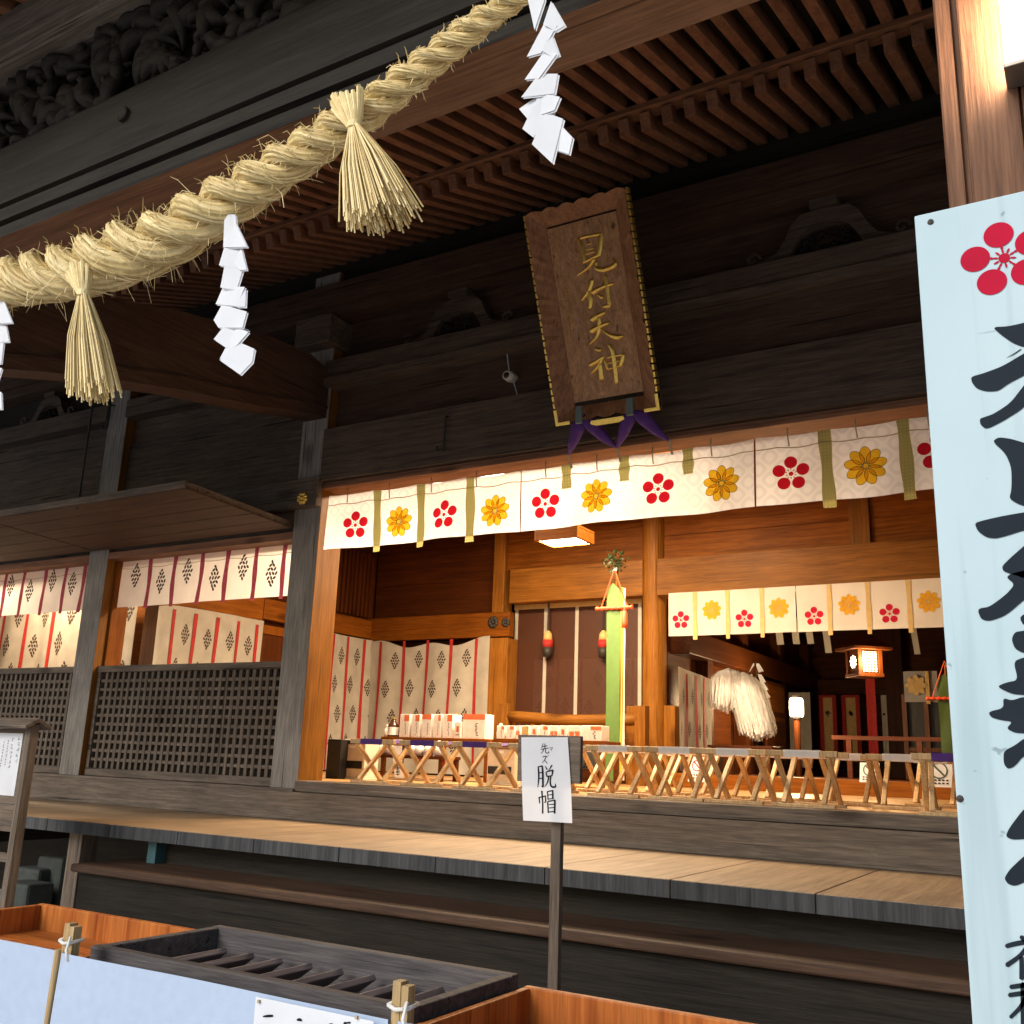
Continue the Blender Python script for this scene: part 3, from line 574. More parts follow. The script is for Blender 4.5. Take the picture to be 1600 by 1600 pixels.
ceiling_lamp((a.x+b.x)/2-.03, 8.13, a.z+.01, .46, .36, 'lit wooden box lamp hanging from the ceiling just under the front curtain hem', 95)
p = P(1012, 690, 7.0); ceiling_lamp(p.x, 7.15, p.z, .62, .5, 'lit box lamp glimpsed in the gap above the curtain, below the tablet', 50)
p = P(668, 752, 7.0); ceiling_lamp(p.x, 7.15, p.z, .62, .5, 'lit box lamp glimpsed in the gap above the curtain, near its left end', 34)
p = P(968, 699, 8.0); ceiling_lamp(p.x, 8.15, p.z, .62, .5, 'farther lit box lamp glimpsed above the curtain, just left of the tablet cushions', 120)
p = P(742, 741, 8.0); ceiling_lamp(p.x, 8.15, p.z, .62, .5, 'farther lit box lamp glimpsed above the curtain, over its second plum crest', 120)
ceiling_lamp(-10.6, 6.7, 2.5, .6, .4, 'lit box lamp behind the raised shutter, shining on the left window curtain', 115)
def pillar_lamp():
    a, b = P(1561, 50, 1.92), P(1575, 104, 1.92)
    t = thing('pillar_lamp', (a.x+.12, 1.96, b.z), 'bright white square lamp fixed to the portico pillar above the big sign', 'lamp')
    x0, z0 = b.x-.008, b.z
    MB().box(x0, x0+.22, 1.92, 1.997, z0, z0+.01).box(x0, x0+.22, 1.92, 1.997, z0+.26, z0+.272).box(x0+.01, x0+.21, 1.985, 1.997, z0+.01, z0+.26).build('housing', M['steel'], t, .002)
    MB().box(x0+.004, x0+.216, 1.921, 1.983, z0+.012, z0+.258).build('diffuser', glow('white_diffuser', (1, .80, .58), 30), t)
pillar_lamp()
# ------------------------------------------------------------------ front curtains
NY = 6.05
def front_curtain(x0, x1, crests, label, ribs, seed):
    """crests and ribs are sight lines (px) on the curtain's plane"""
    zt = lambda u: .347*6.05+.012*math.sin(u*9+seed)+.012; zb = lambda u: .268*6.05
    cl = Cloth((x0, NY), (x1, NY), 2.088, 1.622, .022, 5.2, seed, .012)
    t = thing('crest_curtain', ((x0+x1)/2, NY, 2.1), label, 'curtain', 'white crested curtains over the hall entrance')
    mb = MB(); cl.mesh(mb, 90, 14); mb.build('cloth', M['silk'], t, smooth=True)
    for kind, px, py, r in crests:
        p = P(px, py, NY); m = plum_mesh(cl, p.x-x0, p.z, r) if kind == 'p' else mum_mesh(cl, p.x-x0, p.z, r)
        m.build('plum_crest' if kind == 'p' else 'flower_crest', [M['red']] if kind == 'p' else [M['yellow'], M['ink']], t)
    for px, py, full in ribs:
        p = P(px, py, NY)
        if full: ribbon(cl, p.x-x0, .075, 2.086, 1.57, .010, lean=.02).build('hanging_band', M['green'], t)
        else: ribbon(cl, p.x-x0, .075, 2.086, 1.905, .010).build('hanging_band', M['green'], t)
    th = MB(); n = 40
    th.tube([cl.at(i/n, .165+.025*abs(math.sin(i*.55+seed)), .006) for i in range(n+1)], .0035, 5)
    for k in range(int((x1-x0)/.42)):
        u = (k+.5)*.42/(x1-x0); th.tube([cl.at(u, .02, .006)+Vector((0,0,.06)), cl.at(u, .0, .008), cl.at(u+.004, .16, .009)], .005, 5)
    th.build('tie_cord', M['cord'], t, smooth=True)
XS1, XS2, XE = ux(811.5, NY, 800), ux(1181, NY, 740), .05
front_curtain(-5.47, XS1-.004, [('p',556,820,.118),('c',622,814,.128),('p',696,804,.118),('c',773,797,.128)], 'leftmost white crested curtain over the entrance, beside the lit grey post', [(588,800,1),(657,790,1),(735,780,1)], 1.3)
front_curtain(XS1+.004, XS2-.006, [('p',851,786,.118),('c',933,775,.128),('p',1028,763,.118),('c',1127,754,.128)], 'middle white crested curtain, hanging right below the wooden name tablet', [(886,735,0),(977,722,0),(1075,710,0)], 4.1)
front_curtain(XS2+.006, XE, [('p',1236,739,.118),('c',1352,726,.128),('p',1466,705,.118)], 'rightmost white crested curtain, running behind the tall white signboard', [(1290,730,1),(1414,715,1)], 7.7)
# ------------------------------------------------------------------ curtains of the side windows
def valance(x0, x1, ribs, motifs, label, seed):
    cl = Cloth((x0, 6.16), (x1, 6.16), 1.745, 1.285, .008, 4.5, seed)
    t = thing('window_valance', ((x0+x1)/2, 6.16, 1.745), label, 'curtain', 'short white valances in the side windows')
    mb = MB(); cl.mesh(mb, 70, 10)
    for px, py in motifs: p = P(px, py, 6.16); lozenge(cl, mb, p.x-x0, p.z, .23)
    mb.build('cloth', [M['linenw'], M['motif']], t, smooth=True)
    for px, py in ribs: p = P(px, py, 6.16); ribbon(cl, p.x-x0, .052, 1.74, 1.262, .008, wob=.006, lean=-.01).build('ribbon', M['maroon'], t)
    th = MB(); th.tube([cl.at(i/40, .17+.03*abs(math.sin(i*.5)), .005) for i in range(41)], .003, 5); th.build('thread', M['cord'], t)
valance(PX2+.17, PX1-.17, [(236,885),(275,878),(318,876),(358,868),(403,860),(447,850)], [(213,899),(251,908),(293,892),(336,903),(380,886),(424,896)], 'short white valance with maroon ribbons in the window next to the lit entrance post', 2)
valance(PX3+.17, PX2-.17, [(8,925),(36,920),(70,912),(104,905),(133,900)], [(-12,930),(17,915),(46,923),(82,907),(114,912)], 'short white valance with maroon ribbons in the far left window', 5)
def long_curtain(a, b, z1, z0, ribs, label, seed, mat='linen', amp=.03, group='tall cream curtains with red ribbons', rw=.042, mh=.21, first=0, step=None, freq=7):
    cl = Cloth(a, b, z1, z0, amp, freq, seed)
    zb = z0 if not callable(z0) else z0(0)
    zt0 = min(z1(0), z1(1)) if callable(z1) else z1
    t = thing('ribbon_curtain', ((a[0]+b[0])/2, (a[1]+b[1])/2, zt0), label, 'curtain', group)
    mb = MB(); cl.mesh(mb, 70, 24); w_ = cl.L/ribs
    for i in range(ribs+1):
        cx = (i+.5+first)*w_
        if not .06 < cx < cl.L-.06: continue
        z = zt0-.24-(.0 if i % 2 else .015); j = 0
        while z > zb+.15:
            dx = (-.18 if (j % 2) else .14)*w_; lozenge(cl, mb, min(max(cx+dx, .06), cl.L-.06), z, mh); z -= .36; j += 1
    mb.build('cloth', [M[mat], M['motif']], t, smooth=True)
    for i in range(ribs+1):
        x = (i+first)*w_
        if .03 < x < cl.L-.03: ribbon(cl, x, rw, zt0-.005, zb+.01, .008, 20, 0, .006).build('ribbon', M['scarlet'], t)
ya, yb_ = PX(243,938,XL).y, PX(400,970,XL).y
long_curtain((XL+.12, ya-.05), (XL+.12, yb_+.02), lambda u: 1.43-.05*math.exp(-u*9), FL+.03, 5, 'cream ribbon curtain on the side wall, seen through the window beside the entrance post', 1.1, first=-.35)
ya, yb_ = PX(500,979,XL).y, PX(584,1000,XL).y
long_curtain((XL+.1, ya-.55), (XL+.1, yb_-.06), 1.44, FL+.02, 5, 'cream ribbon curtain on the side wall, just inside the entrance post', 3.3, first=.2)
x0, x1 = XL+.12, ux(764, YB-.16, 1050)
long_curtain((x0, YB-.16), (x1, YB-.16), lambda u: 1.42-.07*math.sin(u*math.pi)+.03*math.sin(u*15), FL+.02, 5.35 and 5, 'cream ribbon curtain on the back wall, behind the row of gift boxes', 6.1, amp=.028, first=.45)
x0, x1 = ux(-40, 7.35, 1000), ux(208, 7.35, 1000)
long_curtain((x0, 7.35), (x1, 7.35), 1.75, FL+.03, 6, 'cream ribbon curtain filling the far left window', 8.2, rw=.06, mh=.27, first=.1)
# ------------------------------------------------------------------ inner curtain over the sanctuary opening
IY = YB-.20
def inner_curtain(x0, x1, crests, ribs, label, seed):
    cl = Cloth((x0, IY), (x1, IY), 1.83, 1.355, .008, 4, seed)
    t = thing('crest_curtain', ((x0+x1)/2, IY, 1.83), label, 'curtain', 'white crested curtains over the inner opening')
    mb = MB(); cl.mesh(mb, 60, 10); mb.build('cloth', M['noren'], t, smooth=True)
    for kind, px, py in crests:
        p = P(px, py, IY); m = plum_mesh(cl, p.x-x0, p.z, .098) if kind == 'p' else mum_mesh(cl, p.x-x0, p.z, .108)
        m.build('plum_crest' if kind == 'p' else 'flower_crest', [M['signred']] if kind == 'p' else [M['yellow'], M['ochre']], t)
    for px in ribs: ribbon(cl, ux(px, IY, 960)-x0, .045, 1.828, 1.31, .008).build('hanging_band', M['tape'], t)
xm = ux(1244.5, IY, 960)
inner_curtain(ux(1045,IY,960), xm-.004, [('p',1064,969),('c',1112,953),('p',1163,967),('c',1217,950)], [1086,1137,1191], 'smaller white crested curtain beside the round column, above the white paper wand', 2.2)
inner_curtain(xm+.004, -.95, [('p',1272,963),('c',1327,945),('p',1390,959),('c',1451,940)], [1297,1358,1422], 'smaller white crested curtain above the lit lanterns, ending behind the tall signboard', 5.9)
# ------------------------------------------------------------------ name tablet
def tablet():
    TL, TR = P(825,340,5.25), P(987,290,5.25); BL, BR = P(878,662,5.80), P(1036,637,5.80)
    o = (BL+BR)/2; o.y = 5.80; up = Vector((0, -.55, 1.345)).normalized(); nrm = Vector((0, -1.345, -.55)).normalized(); wd, ht = .755, 1.455
    o = Vector(((BL.x+BR.x)/2, 5.80, (BL.z+BR.z)/2)); rt = Vector((1,0,0))
    t = thing('name_tablet', o, 'tall dark wooden tablet with four gold characters hung tilted above the entrance', 'tablet')
    Q = lambda u, v, d=0: o+rt*u+up*v+nrm*d                              # u across from the middle, v up from the foot, d proud of the face
    b = MB(); b.slab([Q(-.26,.13,.0),Q(.26,.13,.0),Q(.26,1.33,.0),Q(-.26,1.33,.0)], nrm*-.03); b.build('board', M['tablet'], t)
    def scal(n, a, w_): return [a*abs(math.sin(k*math.pi/w_)) for k in range(n+1)]
    fr = MB(); n = 40                                                    # flared frame: scalloped outer edge standing forward of the board
    def rail(pin, pout, amp, lobes, dep=.085):
        for k in range(n):
            q = []
            for kk in (k, k+1):
                f = kk/n; s_ = amp*abs(math.sin(f*math.pi*lobes)); i_ = pin[0]+(pin[1]-pin[0])*f; e_ = pout[0]+(pout[1]-pout[0])*f; d_ = (e_-i_).normalized(); q.append((i_, e_+d_*(s_-amp)))
            vs = [Q(*q[0][0],.0), Q(*q[1][0],.0), Q(*q[1][1],dep), Q(*q[0][1],dep)]; fr.slab(vs, nrm*-.022)
    V2 = lambda x, y: Vector((x, y)); wi, we = .262, .378
    rail((V2(-wi,.10),V2(-wi,1.345)), (V2(-we,.0),V2(-we,1.455)), .016, 15); rail((V2(wi,1.345),V2(wi,.10)), (V2(we,1.455),V2(we,.0)), .016, 15)
    rail((V2(-wi,1.345),V2(wi,1.345)), (V2(-we,1.455),V2(we,1.455)), .022, 6); rail((V2(wi,.10),V2(-wi,.10)), (V2(we,.0),V2(-we,.0)), .022, 5)
    fr.build('frame', M['frame'], t)
    for sx in (-1, 1):
        ge = MB()                                                  # gilt beaded edge along the scallops
        for k in range(30):
            f = (k+.5)/30; ge.slab([Q(sx*(we-.004),.01+1.44*(f-.0125),.078),Q(sx*(we+.012),.01+1.44*(f-.0125),.078),Q(sx*(we+.012),.01+1.44*(f+.0125),.078),Q(sx*(we-.004),.01+1.44*(f+.0125),.078)], nrm*-.05)
        ge.slab([Q(sx*(we-.10),-.012,.084),Q(sx*(we+.012),-.012,.084),Q(sx*(we+.012),.012,.084),Q(sx*(we-.10),.012,.084)], nrm*-.04)
        ge.slab([Q(sx*(we-.012),.0,.084),Q(sx*(we+.012),.0,.084),Q(sx*(we+.012),.10,.084),Q(sx*(we-.012),.10,.084)], nrm*-.045)
        ge.build('gilt_edge', M['gold'], t, .002)
    ge = MB(); ge.slab([Q(-.13,-.035,.08),Q(-.08,-.05,.08),Q(.08,-.05,.08),Q(.13,-.035,.08),Q(.12,-.01,.08),Q(-.12,-.01,.08)], nrm*-.03)
    ge.build('gilt_foot', M['gold'], t, .002)
    p0 = Q(0, .7, .003); bw = 1.25
    def fn(x, y, lift): return PN(860+x/5.333, 340+y/5.333, p0, nrm)+nrm*(.002+lift*.0012)
    ch = [[(238,172,20),(262,250,26),(290,372,22)],[(250,172,20),(330,152,20),(425,135,22)],[(418,140,30),(412,225,36),(402,315,28)],[(305,228,8),(345,215,11)],[(300,268,8),(362,258,11)],[(300,308,10),(370,285,11)],[(275,376,18),(335,345,18),(402,312,20)],[(362,345,26),(320,412,20),(225,484,9)],[(378,372,18),(380,420,26),(440,434,32),(520,406,30),(540,380,24),(520,335,9)],
          [(345,518,30),(322,605,28),(265,690,14)],[(320,610,26),(333,690,32),(328,752,26)],[(350,622,36),(430,580,24),(522,550,20)],[(455,482,22),(470,560,28),(478,640,28),(492,722,30)],[(492,730,34),(440,745,16)],[(396,640,18),(432,668,26)],
          [(345,850,38),(400,815,32),(452,790,20)],[(338,945,40),(400,910,32),(486,876,18)],[(402,830,24),(405,905,30),(388,990,22),(330,1056,8)],[(420,925,10),(490,975,24),(555,995,36),(608,985,14)],
          [(376,1094,22),(416,1106,28)],[(330,1228,28),(390,1196,24),(442,1158,22)],[(436,1164,24),(400,1238,24),(344,1298,14)],[(412,1212,24),(426,1345,32)],[(450,1178,14),(478,1265,18)],[(478,1168,16),(540,1152,16),(606,1140,18)],[(604,1142,24),(596,1190,30),(584,1240,22)],[(474,1218,11),(572,1192,13)],[(480,1264,14),(580,1236,15)],[(486,1058,20),(514,1105,26),(536,1235,28),(552,1378,24)]]
    gm = MB()
    for s_ in ch: brush(gm, [(x, y, w_*bw) for x, y, w_ in s_], fn, 11)
    gm.build('gold_characters', M['gold'], t, smooth=True)
    sg = MB(); rd = random.Random(2)
    for k in range(26):
        f = k/25; x, y = 128+52*f+rd.uniform(-12,12), 575+350*f; brush(sg, [(x,y,5),(x+rd.uniform(-14,14),y+rd.uniform(4,14),6)], fn, 2)
    sg.build('signature', M['gold'], t)
    pu = MB()                                                           # purple cushions the tablet's foot rests on
    for cx in (-.19, .19):
        for sx in (-1, 1):
            a_, b_ = Q(cx, .02, .03), Vector((o.x+cx+sx*.19, 5.90, o.z-.20)); pu.tube([a_, a_.lerp(b_,.3)+Vector((0,-.02,.0)), a_.lerp(b_,.65)+Vector((0,-.01,-.01)), b_], [.042,.05,.034,.009], 12)
    pu.build('purple_cushion', M['purple'], t, smooth=True)
    gs = plain('grey_green_strap', (.13,.17,.15), .8)
    for cx in (-.19, .19): MB().box(o.x+cx-.022, o.x+cx+.022, 5.68, 5.70, o.z-.06, o.z+.06).build('strap', gs, t)
    for dx in (-.38, .0, .38): MB().tube([(o.x+dx, 5.90, o.z-.19), (o.x+dx+.01, 5.94, o.z-.29)], .009, 6).build('cord', M['cord'], t)
tablet()
def sensor():
    c = P(794, 585, 5.99); t = thing('round_sensor', (c.x, 6.09, c.z), 'small round grey sensor with a loose wire on the dark beam beside the tablet', 'sensor')
    b = MB(); b.lathe((0,0,0), [(.035,0),(.04,.03),(.045,.06),(.036,.095),(.034,.095)], 20); b2 = MB(); b2.lathe((0,0,0), [(.026,.085),(.024,.1),(.012,.104),(.001,.104)], 16)
    for m in (b, b2):
        for v in m.v: v.x, v.y, v.z = c.x+v.x-.02*v.z/.1, 6.09-v.z, c.z+v.y
    b.build('body', M['plastic'], t, smooth=True); b2.build('lens', M['black'], t, smooth=True)
    wv = MB(); q0, q1, q2 = P(792,550,6.05), P(802,595,6.05), P(809,620,6.06); wv.tube([q0, (c.x,6.0,c.z+.04)], .005, 5); wv.tube([q1, (q1.x+.02,6.05,q1.z-.06), q2], .004, 5); wv.build('wire', M['paper'], t)
sensor()
# ------------------------------------------------------------------ straw rope with tassels, paper streamers
def rope():
    px = [(-620,330,24),(-380,400,30),(-200,432,37),(-60,440,39),(0,441,36),(60,434,37),(120,420,42),(190,398,46),(260,370,42),(330,328,40),(400,286,35),(470,240,31),(530,200,29),(590,160,27),(660,105,24),(730,50,22),(800,0,18),(860,-45,18),(980,-140,18)]
    ctr = []
    for x, y, r in px:
        p = P(x, y, 1.89); ctr.append((p.x, p.y, p.z, r*p.dot(F_)/FOC))
    q = [ctr[0]]+ctr+[ctr[-1]]; path = []
    for i in range(1, len(q)-2):
        for s_ in range(22):
            u = s_/22; path.append([.5*((2*q[i][j])+(-q[i-1][j]+q[i+1][j])*u+(2*q[i-1][j]-5*q[i][j]+4*q[i+1][j]-q[i+2][j])*u*u+(-q[i-1][j]+3*q[i][j]-3*q[i+1][j]+q[i+2][j])*u**3) for j in range(4)])
    t = thing('sacred_rope', (-2.2, 1.89, 1.6), 'thick twisted rice straw rope strung across the front of the portico beam', 'rope')
    mb = MB(); tone = []; fibre = MB(); ft = []; rd = random.Random(3); NS, K = 3, 66; ph = 0.0; N_ = len(path)
    frames = []
    for i in range(N_):
        a, b = Vector(path[max(i-1,0)][:3]), Vector(path[min(i+1,N_-1)][:3]); tg = (b-a).normalized(); e1 = Vector((0,-1,0)); e1 = (e1-tg*e1.dot(tg)).normalized(); e2 = tg.cross(e1)
        if i: ph += (Vector(path[i][:3])-Vector(path[i-1][:3])).length/(path[i][3]*5.2)*2*math.pi
        frames.append((Vector(path[i][:3]), tg, e1, e2, path[i][3], ph))
    tn = [rd.random() for _ in range(NS*K)]
    for s_ in range(NS):
        b0 = len(mb.v)
        for i, (c, tg, e1, e2, r, ph) in enumerate(frames):
            a = (ph+s_*2*math.pi/NS); c2 = c+(e1*math.cos(a)+e2*math.sin(a))*r*.56; rs = r*.515*(1+.04*math.sin(ph*2.1+s_)); o1 = (e1*math.cos(a)+e2*math.sin(a)); o2 = tg.cross(o1)
            for k in range(K):
                g_ = 2*math.pi*k/K; kk = (k+int(i*.9)) % K; rr = rs*(1+.06*math.sin(kk*7.3+s_)+.04*math.sin(kk*2.9)+.02*math.sin(i*.5+kk)+.015*math.sin(i*1.3+kk*4)); mb.v.append(c2+(o1*math.cos(g_)+o2*math.sin(g_))*rr); tone.append(min(1, max(0, tn[s_*K+kk]*.9+.02+.15*math.sin(i*.31+kk*1.3))))
        for i in range(N_-1):
            for k in range(K): k2 = (k+1) % K; mb.f.append([b0+i*K+k, b0+i*K+k2, b0+(i+1)*K+k2, b0+(i+1)*K+k]); mb.m.append(0)
    mb.build('rope_strands', M['straw'], t, smooth=True, attr=tone)
    for _ in range(700):                                               # loose straws standing off the twist
        c, tg, e1, e2, r, ph = frames[rd.randrange(2, N_-2)]; a = rd.uniform(0, 6.28); o1 = e1*math.cos(a)+e2*math.sin(a); l = r*rd.uniform(.25, 1.0)*(1.5 if rd.random() < .08 else .8)
        b_ = c+o1*r*.93; d = (o1*rd.uniform(.3,1)+tg*rd.uniform(-.9,.9)+Vector((0,0,rd.uniform(-.3,.3)))).normalized(); m_ = b_+d*l*.55+Vector((0,0,.01)); e_ = b_+d*l+Vector((rd.uniform(-.2,.2),rd.uniform(-.2,.2),rd.uniform(-.5,.15)))*l*.6
        n0 = len(fibre.v); fibre.tube([b_-o1*r*.1, m_, e_], [.0016,.0013,.0007], 3, cap=False); ft += [rd.uniform(.4,1)]*(len(fibre.v)-n0)
    for _ in range(1500):                                               # straws lying on the strands, a little lifted
        c, tg, e1, e2, r, ph = frames[rd.randrange(3, N_-3)]; s_ = rd.randrange(NS); a = ph+s_*2*math.pi/NS; o1 = e1*math.cos(a)+e2*math.sin(a); o2 = tg.cross(o1); c2 = c+o1*r*.54; g_ = rd.gauss(0, 1.0); nn = o1*math.cos(g_)+o2*math.sin(g_)
        tw = (tg*1.0+tg.cross(o1)*1.15).normalized(); tw = (tw-nn*tw.dot(nn)*.85+tg*rd.uniform(-.2,.2)).normalized(); l = r*rd.uniform(.5, 1.3); b_ = c2+nn*r*.535; n0 = len(fibre.v)
        fibre.tube([b_-tw*l*.5-nn*r*.03, b_+nn*r*.035, b_+tw*l*.5+nn*r*rd.uniform(-.08,.10)], [.0012,.0016,.0009], 3, cap=False); ft += [rd.uniform(.1,1)]*(len(fibre.v)-n0)
    fibre.build('loose_straw', M['straw'], t, attr=ft)
    for (hx, hy), (tx, ty), top, spread, n_ in (((130,440),(147,624),(131,458),46,170), ((548,175),(592,350),(554,196),68,240)):
        H_, T_ = P(*top, 1.805), P(tx, ty, 1.83); mb = MB(); tt = []
        kx = T_.dot(F_)/FOC
        for i in range(n_):
            u = rd.gauss(0, .42) if rd.random() < .55 else rd.uniform(-1, 1); u = max(-1, min(1, u)); wv = rd.uniform(-1, 1); L_ = rd.uniform(.86, 1.04); b_ = H_+Vector((u*.015, wv*.012, 0)); e_ = H_+(T_-H_)*L_+Vector((u*spread*kx, wv*spread*kx*.6, abs(u)*.02)); m_ = b_.lerp(e_, .5)+Vector((u*.012, wv*.01, 0))
            n0 = len(mb.v); mb.tube([b_, m_, e_], [.0021,.0021,.0026], 4); tt += [rd.uniform(.35,1)]*(len(mb.v)-n0)
        for i in range(70):
            g_ = rd.uniform(0, 6.28); p0_ = P(hx, hy, 1.84)+Vector((math.cos(g_)*.05, math.sin(g_)*.03-.02, rd.uniform(.0,.05))); n0 = len(mb.v); mb.tube([p0_, p0_.lerp(H_,.6)+Vector((math.cos(g_)*.012, math.sin(g_)*.012, 0)), H_+Vector((math.cos(g_)*.012, math.sin(g_)*.012, -.012))], [.006,.005,.004], 5); tt += [rd.uniform(.45,.95)]*(len(mb.v)-n0)
        n0 = len(mb.v); mb.tube([H_+Vector((0,0,.006)), H_-Vector((0,0,.012))], .021, 14); tt += [.8]*(len(mb.v)-n0)
        mb.build('straw_tassel', M['straw'], t, attr=tt)
rope()
def streamer(quads, ox, oy, k, label, Y=1.865):
    mb = MB()
    for i, q in enumerate(quads):
        cx = sum(p[0] for p in q)/len(q); cy = sum(p[1] for p in q)/len(q); ta, tb = (.00012, -.00010) if i % 2 else (-.00010, -.00012)
        pts = [P(ox+x/k, oy+y/k, Y-.004*i+ta*(x-cx)+tb*(y-cy)) for x, y in q]
        for d in (0, 1): mb.slab([p+Vector((d*.004, d*.003, -d*.004)) for p in pts], (0, .0012, 0))
    o = mb.build('paper_streamer', M['paper']); tag(o, label, 'paper streamer', 'white zigzag paper streamers on the rope')
streamer([[(1085,-60),(1160,-60),(1165,0),(1120,135),(1090,0)],[(1195,5),(1258,115),(1215,142),(1160,110)],[(1165,105),(1222,115),(1150,240),(1085,258)],[(1190,130),(1232,250),(1205,262),(1155,230)],[(1170,225),(1220,245),(1140,355),(1075,362)],[(1140,335),(1226,335),(1210,425),(1060,442)],[(1150,425),(1235,440),(1210,500),(1090,542),(1050,495)],[(1235,440),(1200,520),(1115,625),(1065,585),(1145,420)],[(1245,575),(1292,625),(1275,700),(1210,680)],[(1170,510),(1250,540),(1200,742),(1108,655)]], 450, 0, 2.909, 'white folded paper streamer right of the tassels, hanging near the name tablet')
streamer([[(935,-40),(980,-40),(985,0),(1030,95),(930,97)],[(935,95),(1005,90),(1000,187),(912,172)],[(1005,95),(1028,190),(1000,192),(975,170)],[(935,175),(1015,180),(985,277),(918,264)],[(930,260),(1020,262),(985,342),(898,334)],[(990,270),(1025,270),(1022,345),(985,345)],[(925,335),(1028,365),(1010,432),(910,432),(890,400)],[(945,410),(1035,440),(985,512),(945,517),(890,480)],[(985,430),(1035,450),(950,547),(915,562)],[(990,490),(1060,520),(1050,575),(1000,627),(915,567)]], 0, 350, 2.667, 'white folded paper streamer hanging between the two straw tassels')
streamer([[(-40,280),(0,300),(20,330),(52,412),(-50,415)],[(-60,415),(25,420),(38,490),(-40,495)],[(-50,490),(15,495),(5,580),(-70,590)],[(-70,590),(8,600),(-20,690),(-90,690)],[(-70,690),(5,700),(8,770),(-80,775)]], 0, 350, 2.667, 'white paper streamer cut by the left picture edge, beside the rope')
# ------------------------------------------------------------------ the tall signboard
def big_sign():
    Y = 1.8; a = P(1437.5, 340, Y); wS = .36; t = thing('tall_signboard', (a.x+wS/2, Y+.02, GZ), 'tall white board with a red plum crest and large black brush characters', 'sign')
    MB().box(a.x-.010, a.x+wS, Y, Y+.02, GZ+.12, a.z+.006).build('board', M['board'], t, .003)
    for x_ in (a.x+.03, a.x+wS-.07): MB().box(x_, x_+.035, Y+.023, Y+.06, GZ, a.z-.1).build('support_batten', M['oldZ'], t)
    Yf = Y-.0015; c = P(1569, 403, Yf); mb = MB()
    def disc(cx, cz, rx, rz, an, n=28):
        vs = [(cx, Yf, cz)]+[(cx+rx*math.cos(q)*math.cos(an)-rz*math.sin(q)*math.sin(an), Yf, cz+rx*math.cos(q)*math.sin(an)+rz*math.sin(q)*math.cos(an)) for q in (2*math.pi*k/n for k in range(n))]
        mb.add(vs, [(0, 1+k, 1+(k+1) % n) for k in range(n)])
    R0 = .072
    for k in range(5): an = math.pi/2+.12+k*2*math.pi/5; disc(c.x+math.cos(an)*R0*.66, c.z+math.sin(an)*R0*.66, R0*.34, R0*.34, 0)
    disc(c.x, c.z, R0*.13, R0*.13, 0)
    for k in range(10): an = math.pi/2+.12+k*math.pi/5; disc(c.x+math.cos(an)*R0*.20, c.z+math.sin(an)*R0*.20, R0*.07, R0*.026, an, 10); 
    for k in range(5):
        an = math.pi/2+.12+k*2*math.pi/5; e = Vector((c.x+math.cos(an)*R0*.29, Yf, c.z+math.sin(an)*R0*.29)); disc(e.x, e.z, R0*.035, R0*.035, 0, 10)
    mb.build('plum_crest', M['signred'], t)
    ik = MB()
    def flush(): 
        nonlocal ik
        ik.build('brush_character', M['signink'], t); ik = MB()
    def poly(pts, ox, oy, k):
        for _ in range(2): pts = [q for i in range(len(pts)) for a_, b_ in ((pts[i], pts[(i+1) % len(pts)]),) for q in ((a_[0]*.8+b_[0]*.2, a_[1]*.8+b_[1]*.2), (a_[0]*.2+b_[0]*.8, a_[1]*.2+b_[1]*.8))]
        vs = [P(ox+x/k, oy+y/k, Yf) for x, y in pts]; vs = [p if p.x < a.x+wS-.02 else Vector((a.x+wS-.02, p.y, p.z)) for p in vs]; ik.add(vs, [tuple(range(len(vs)))])
    A = (1380, 300, 2.668); B = (1380, 900, 2.286)
    poly([(455,563),(520,560),(587,545),(640,530),(700,535),(690,600),(640,640),(587,648),(540,630),(490,595)], *A); poly([(505,695),(540,676),(575,652),(577,656),(545,678)], *A)
    poly([(365,770),(420,755),(500,725),(587,672),(650,640),(760,590),(770,650),(700,700),(650,735),(587,765),(520,800),(480,830),(430,832),(390,820),(370,795)], *A)
    poly([(402,945),(425,937),(460,925),(530,880),(587,805),(625,760),(650,730),(660,770),(640,830),(587,900),(500,955),(430,990),(405,970)], *A)
    poly([(640,770),(680,760),(740,850),(820,900),(780,960),(700,930),(650,850)], *A)
    flush()
    poly([(455,1040),(480,1022),(530,1028),(587,1045),(640,1060),(640,1310),(600,1313),(560,1300),(525,1278),(535,1240),(535,1150),(510,1090)], *A)
    poly([(700,1000),(760,1010),(760,1300),(700,1290)], *A)
    poly([(380,1380),(420,1368),(500,1350),(587,1335),(700,1320),(800,1310),(800,1390),(700,1400),(587,1410),(520,1432),(470,1445),(430,1440),(395,1415)], *A)
    poly([(495,1560),(530,1525),(587,1475),(640,1430),(720,1400),(720,1540),(640,1585),(587,1612),(560,1600),(530,1592),(500,1580)], *A)
    poly([(338,125),(345,115),(380,110),(440,65),(470,30),(440,5),(455,-8),(503,-20),(560,-30),(560,40),(530,70),(503,85),(440,140),(380,162),(350,155)], *B)
    poly([(487,150),(503,135),(560,120),(640,110),(640,150),(560,165),(503,180)], *B)
    flush()
    poly([(458,225),(470,200),(503,195),(600,185),(650,200),(640,250),(560,270),(503,277),(470,260)], *B)
    poly([(465,305),(503,290),(560,285),(700,280),(700,420),(600,430),(503,425),(460,422),(405,395),(440,380),(482,372)], *B)
    poly([(375,485),(430,472),(428,435),(460,445),(503,430),(600,440),(700,450),(700,550),(600,570),(503,562),(470,560),(440,545),(462,520),(420,515),(385,505)], *B)
    poly([(430,625),(470,605),(503,580),(560,560),(640,560),(640,640),(560,640),(503,640),(470,680),(445,690),(430,670)], *B)
    flush()
    poly([(437,930),(450,900),(503,830),(560,790),(640,760),(660,860),(560,930),(503,940),(460,942)], *B)
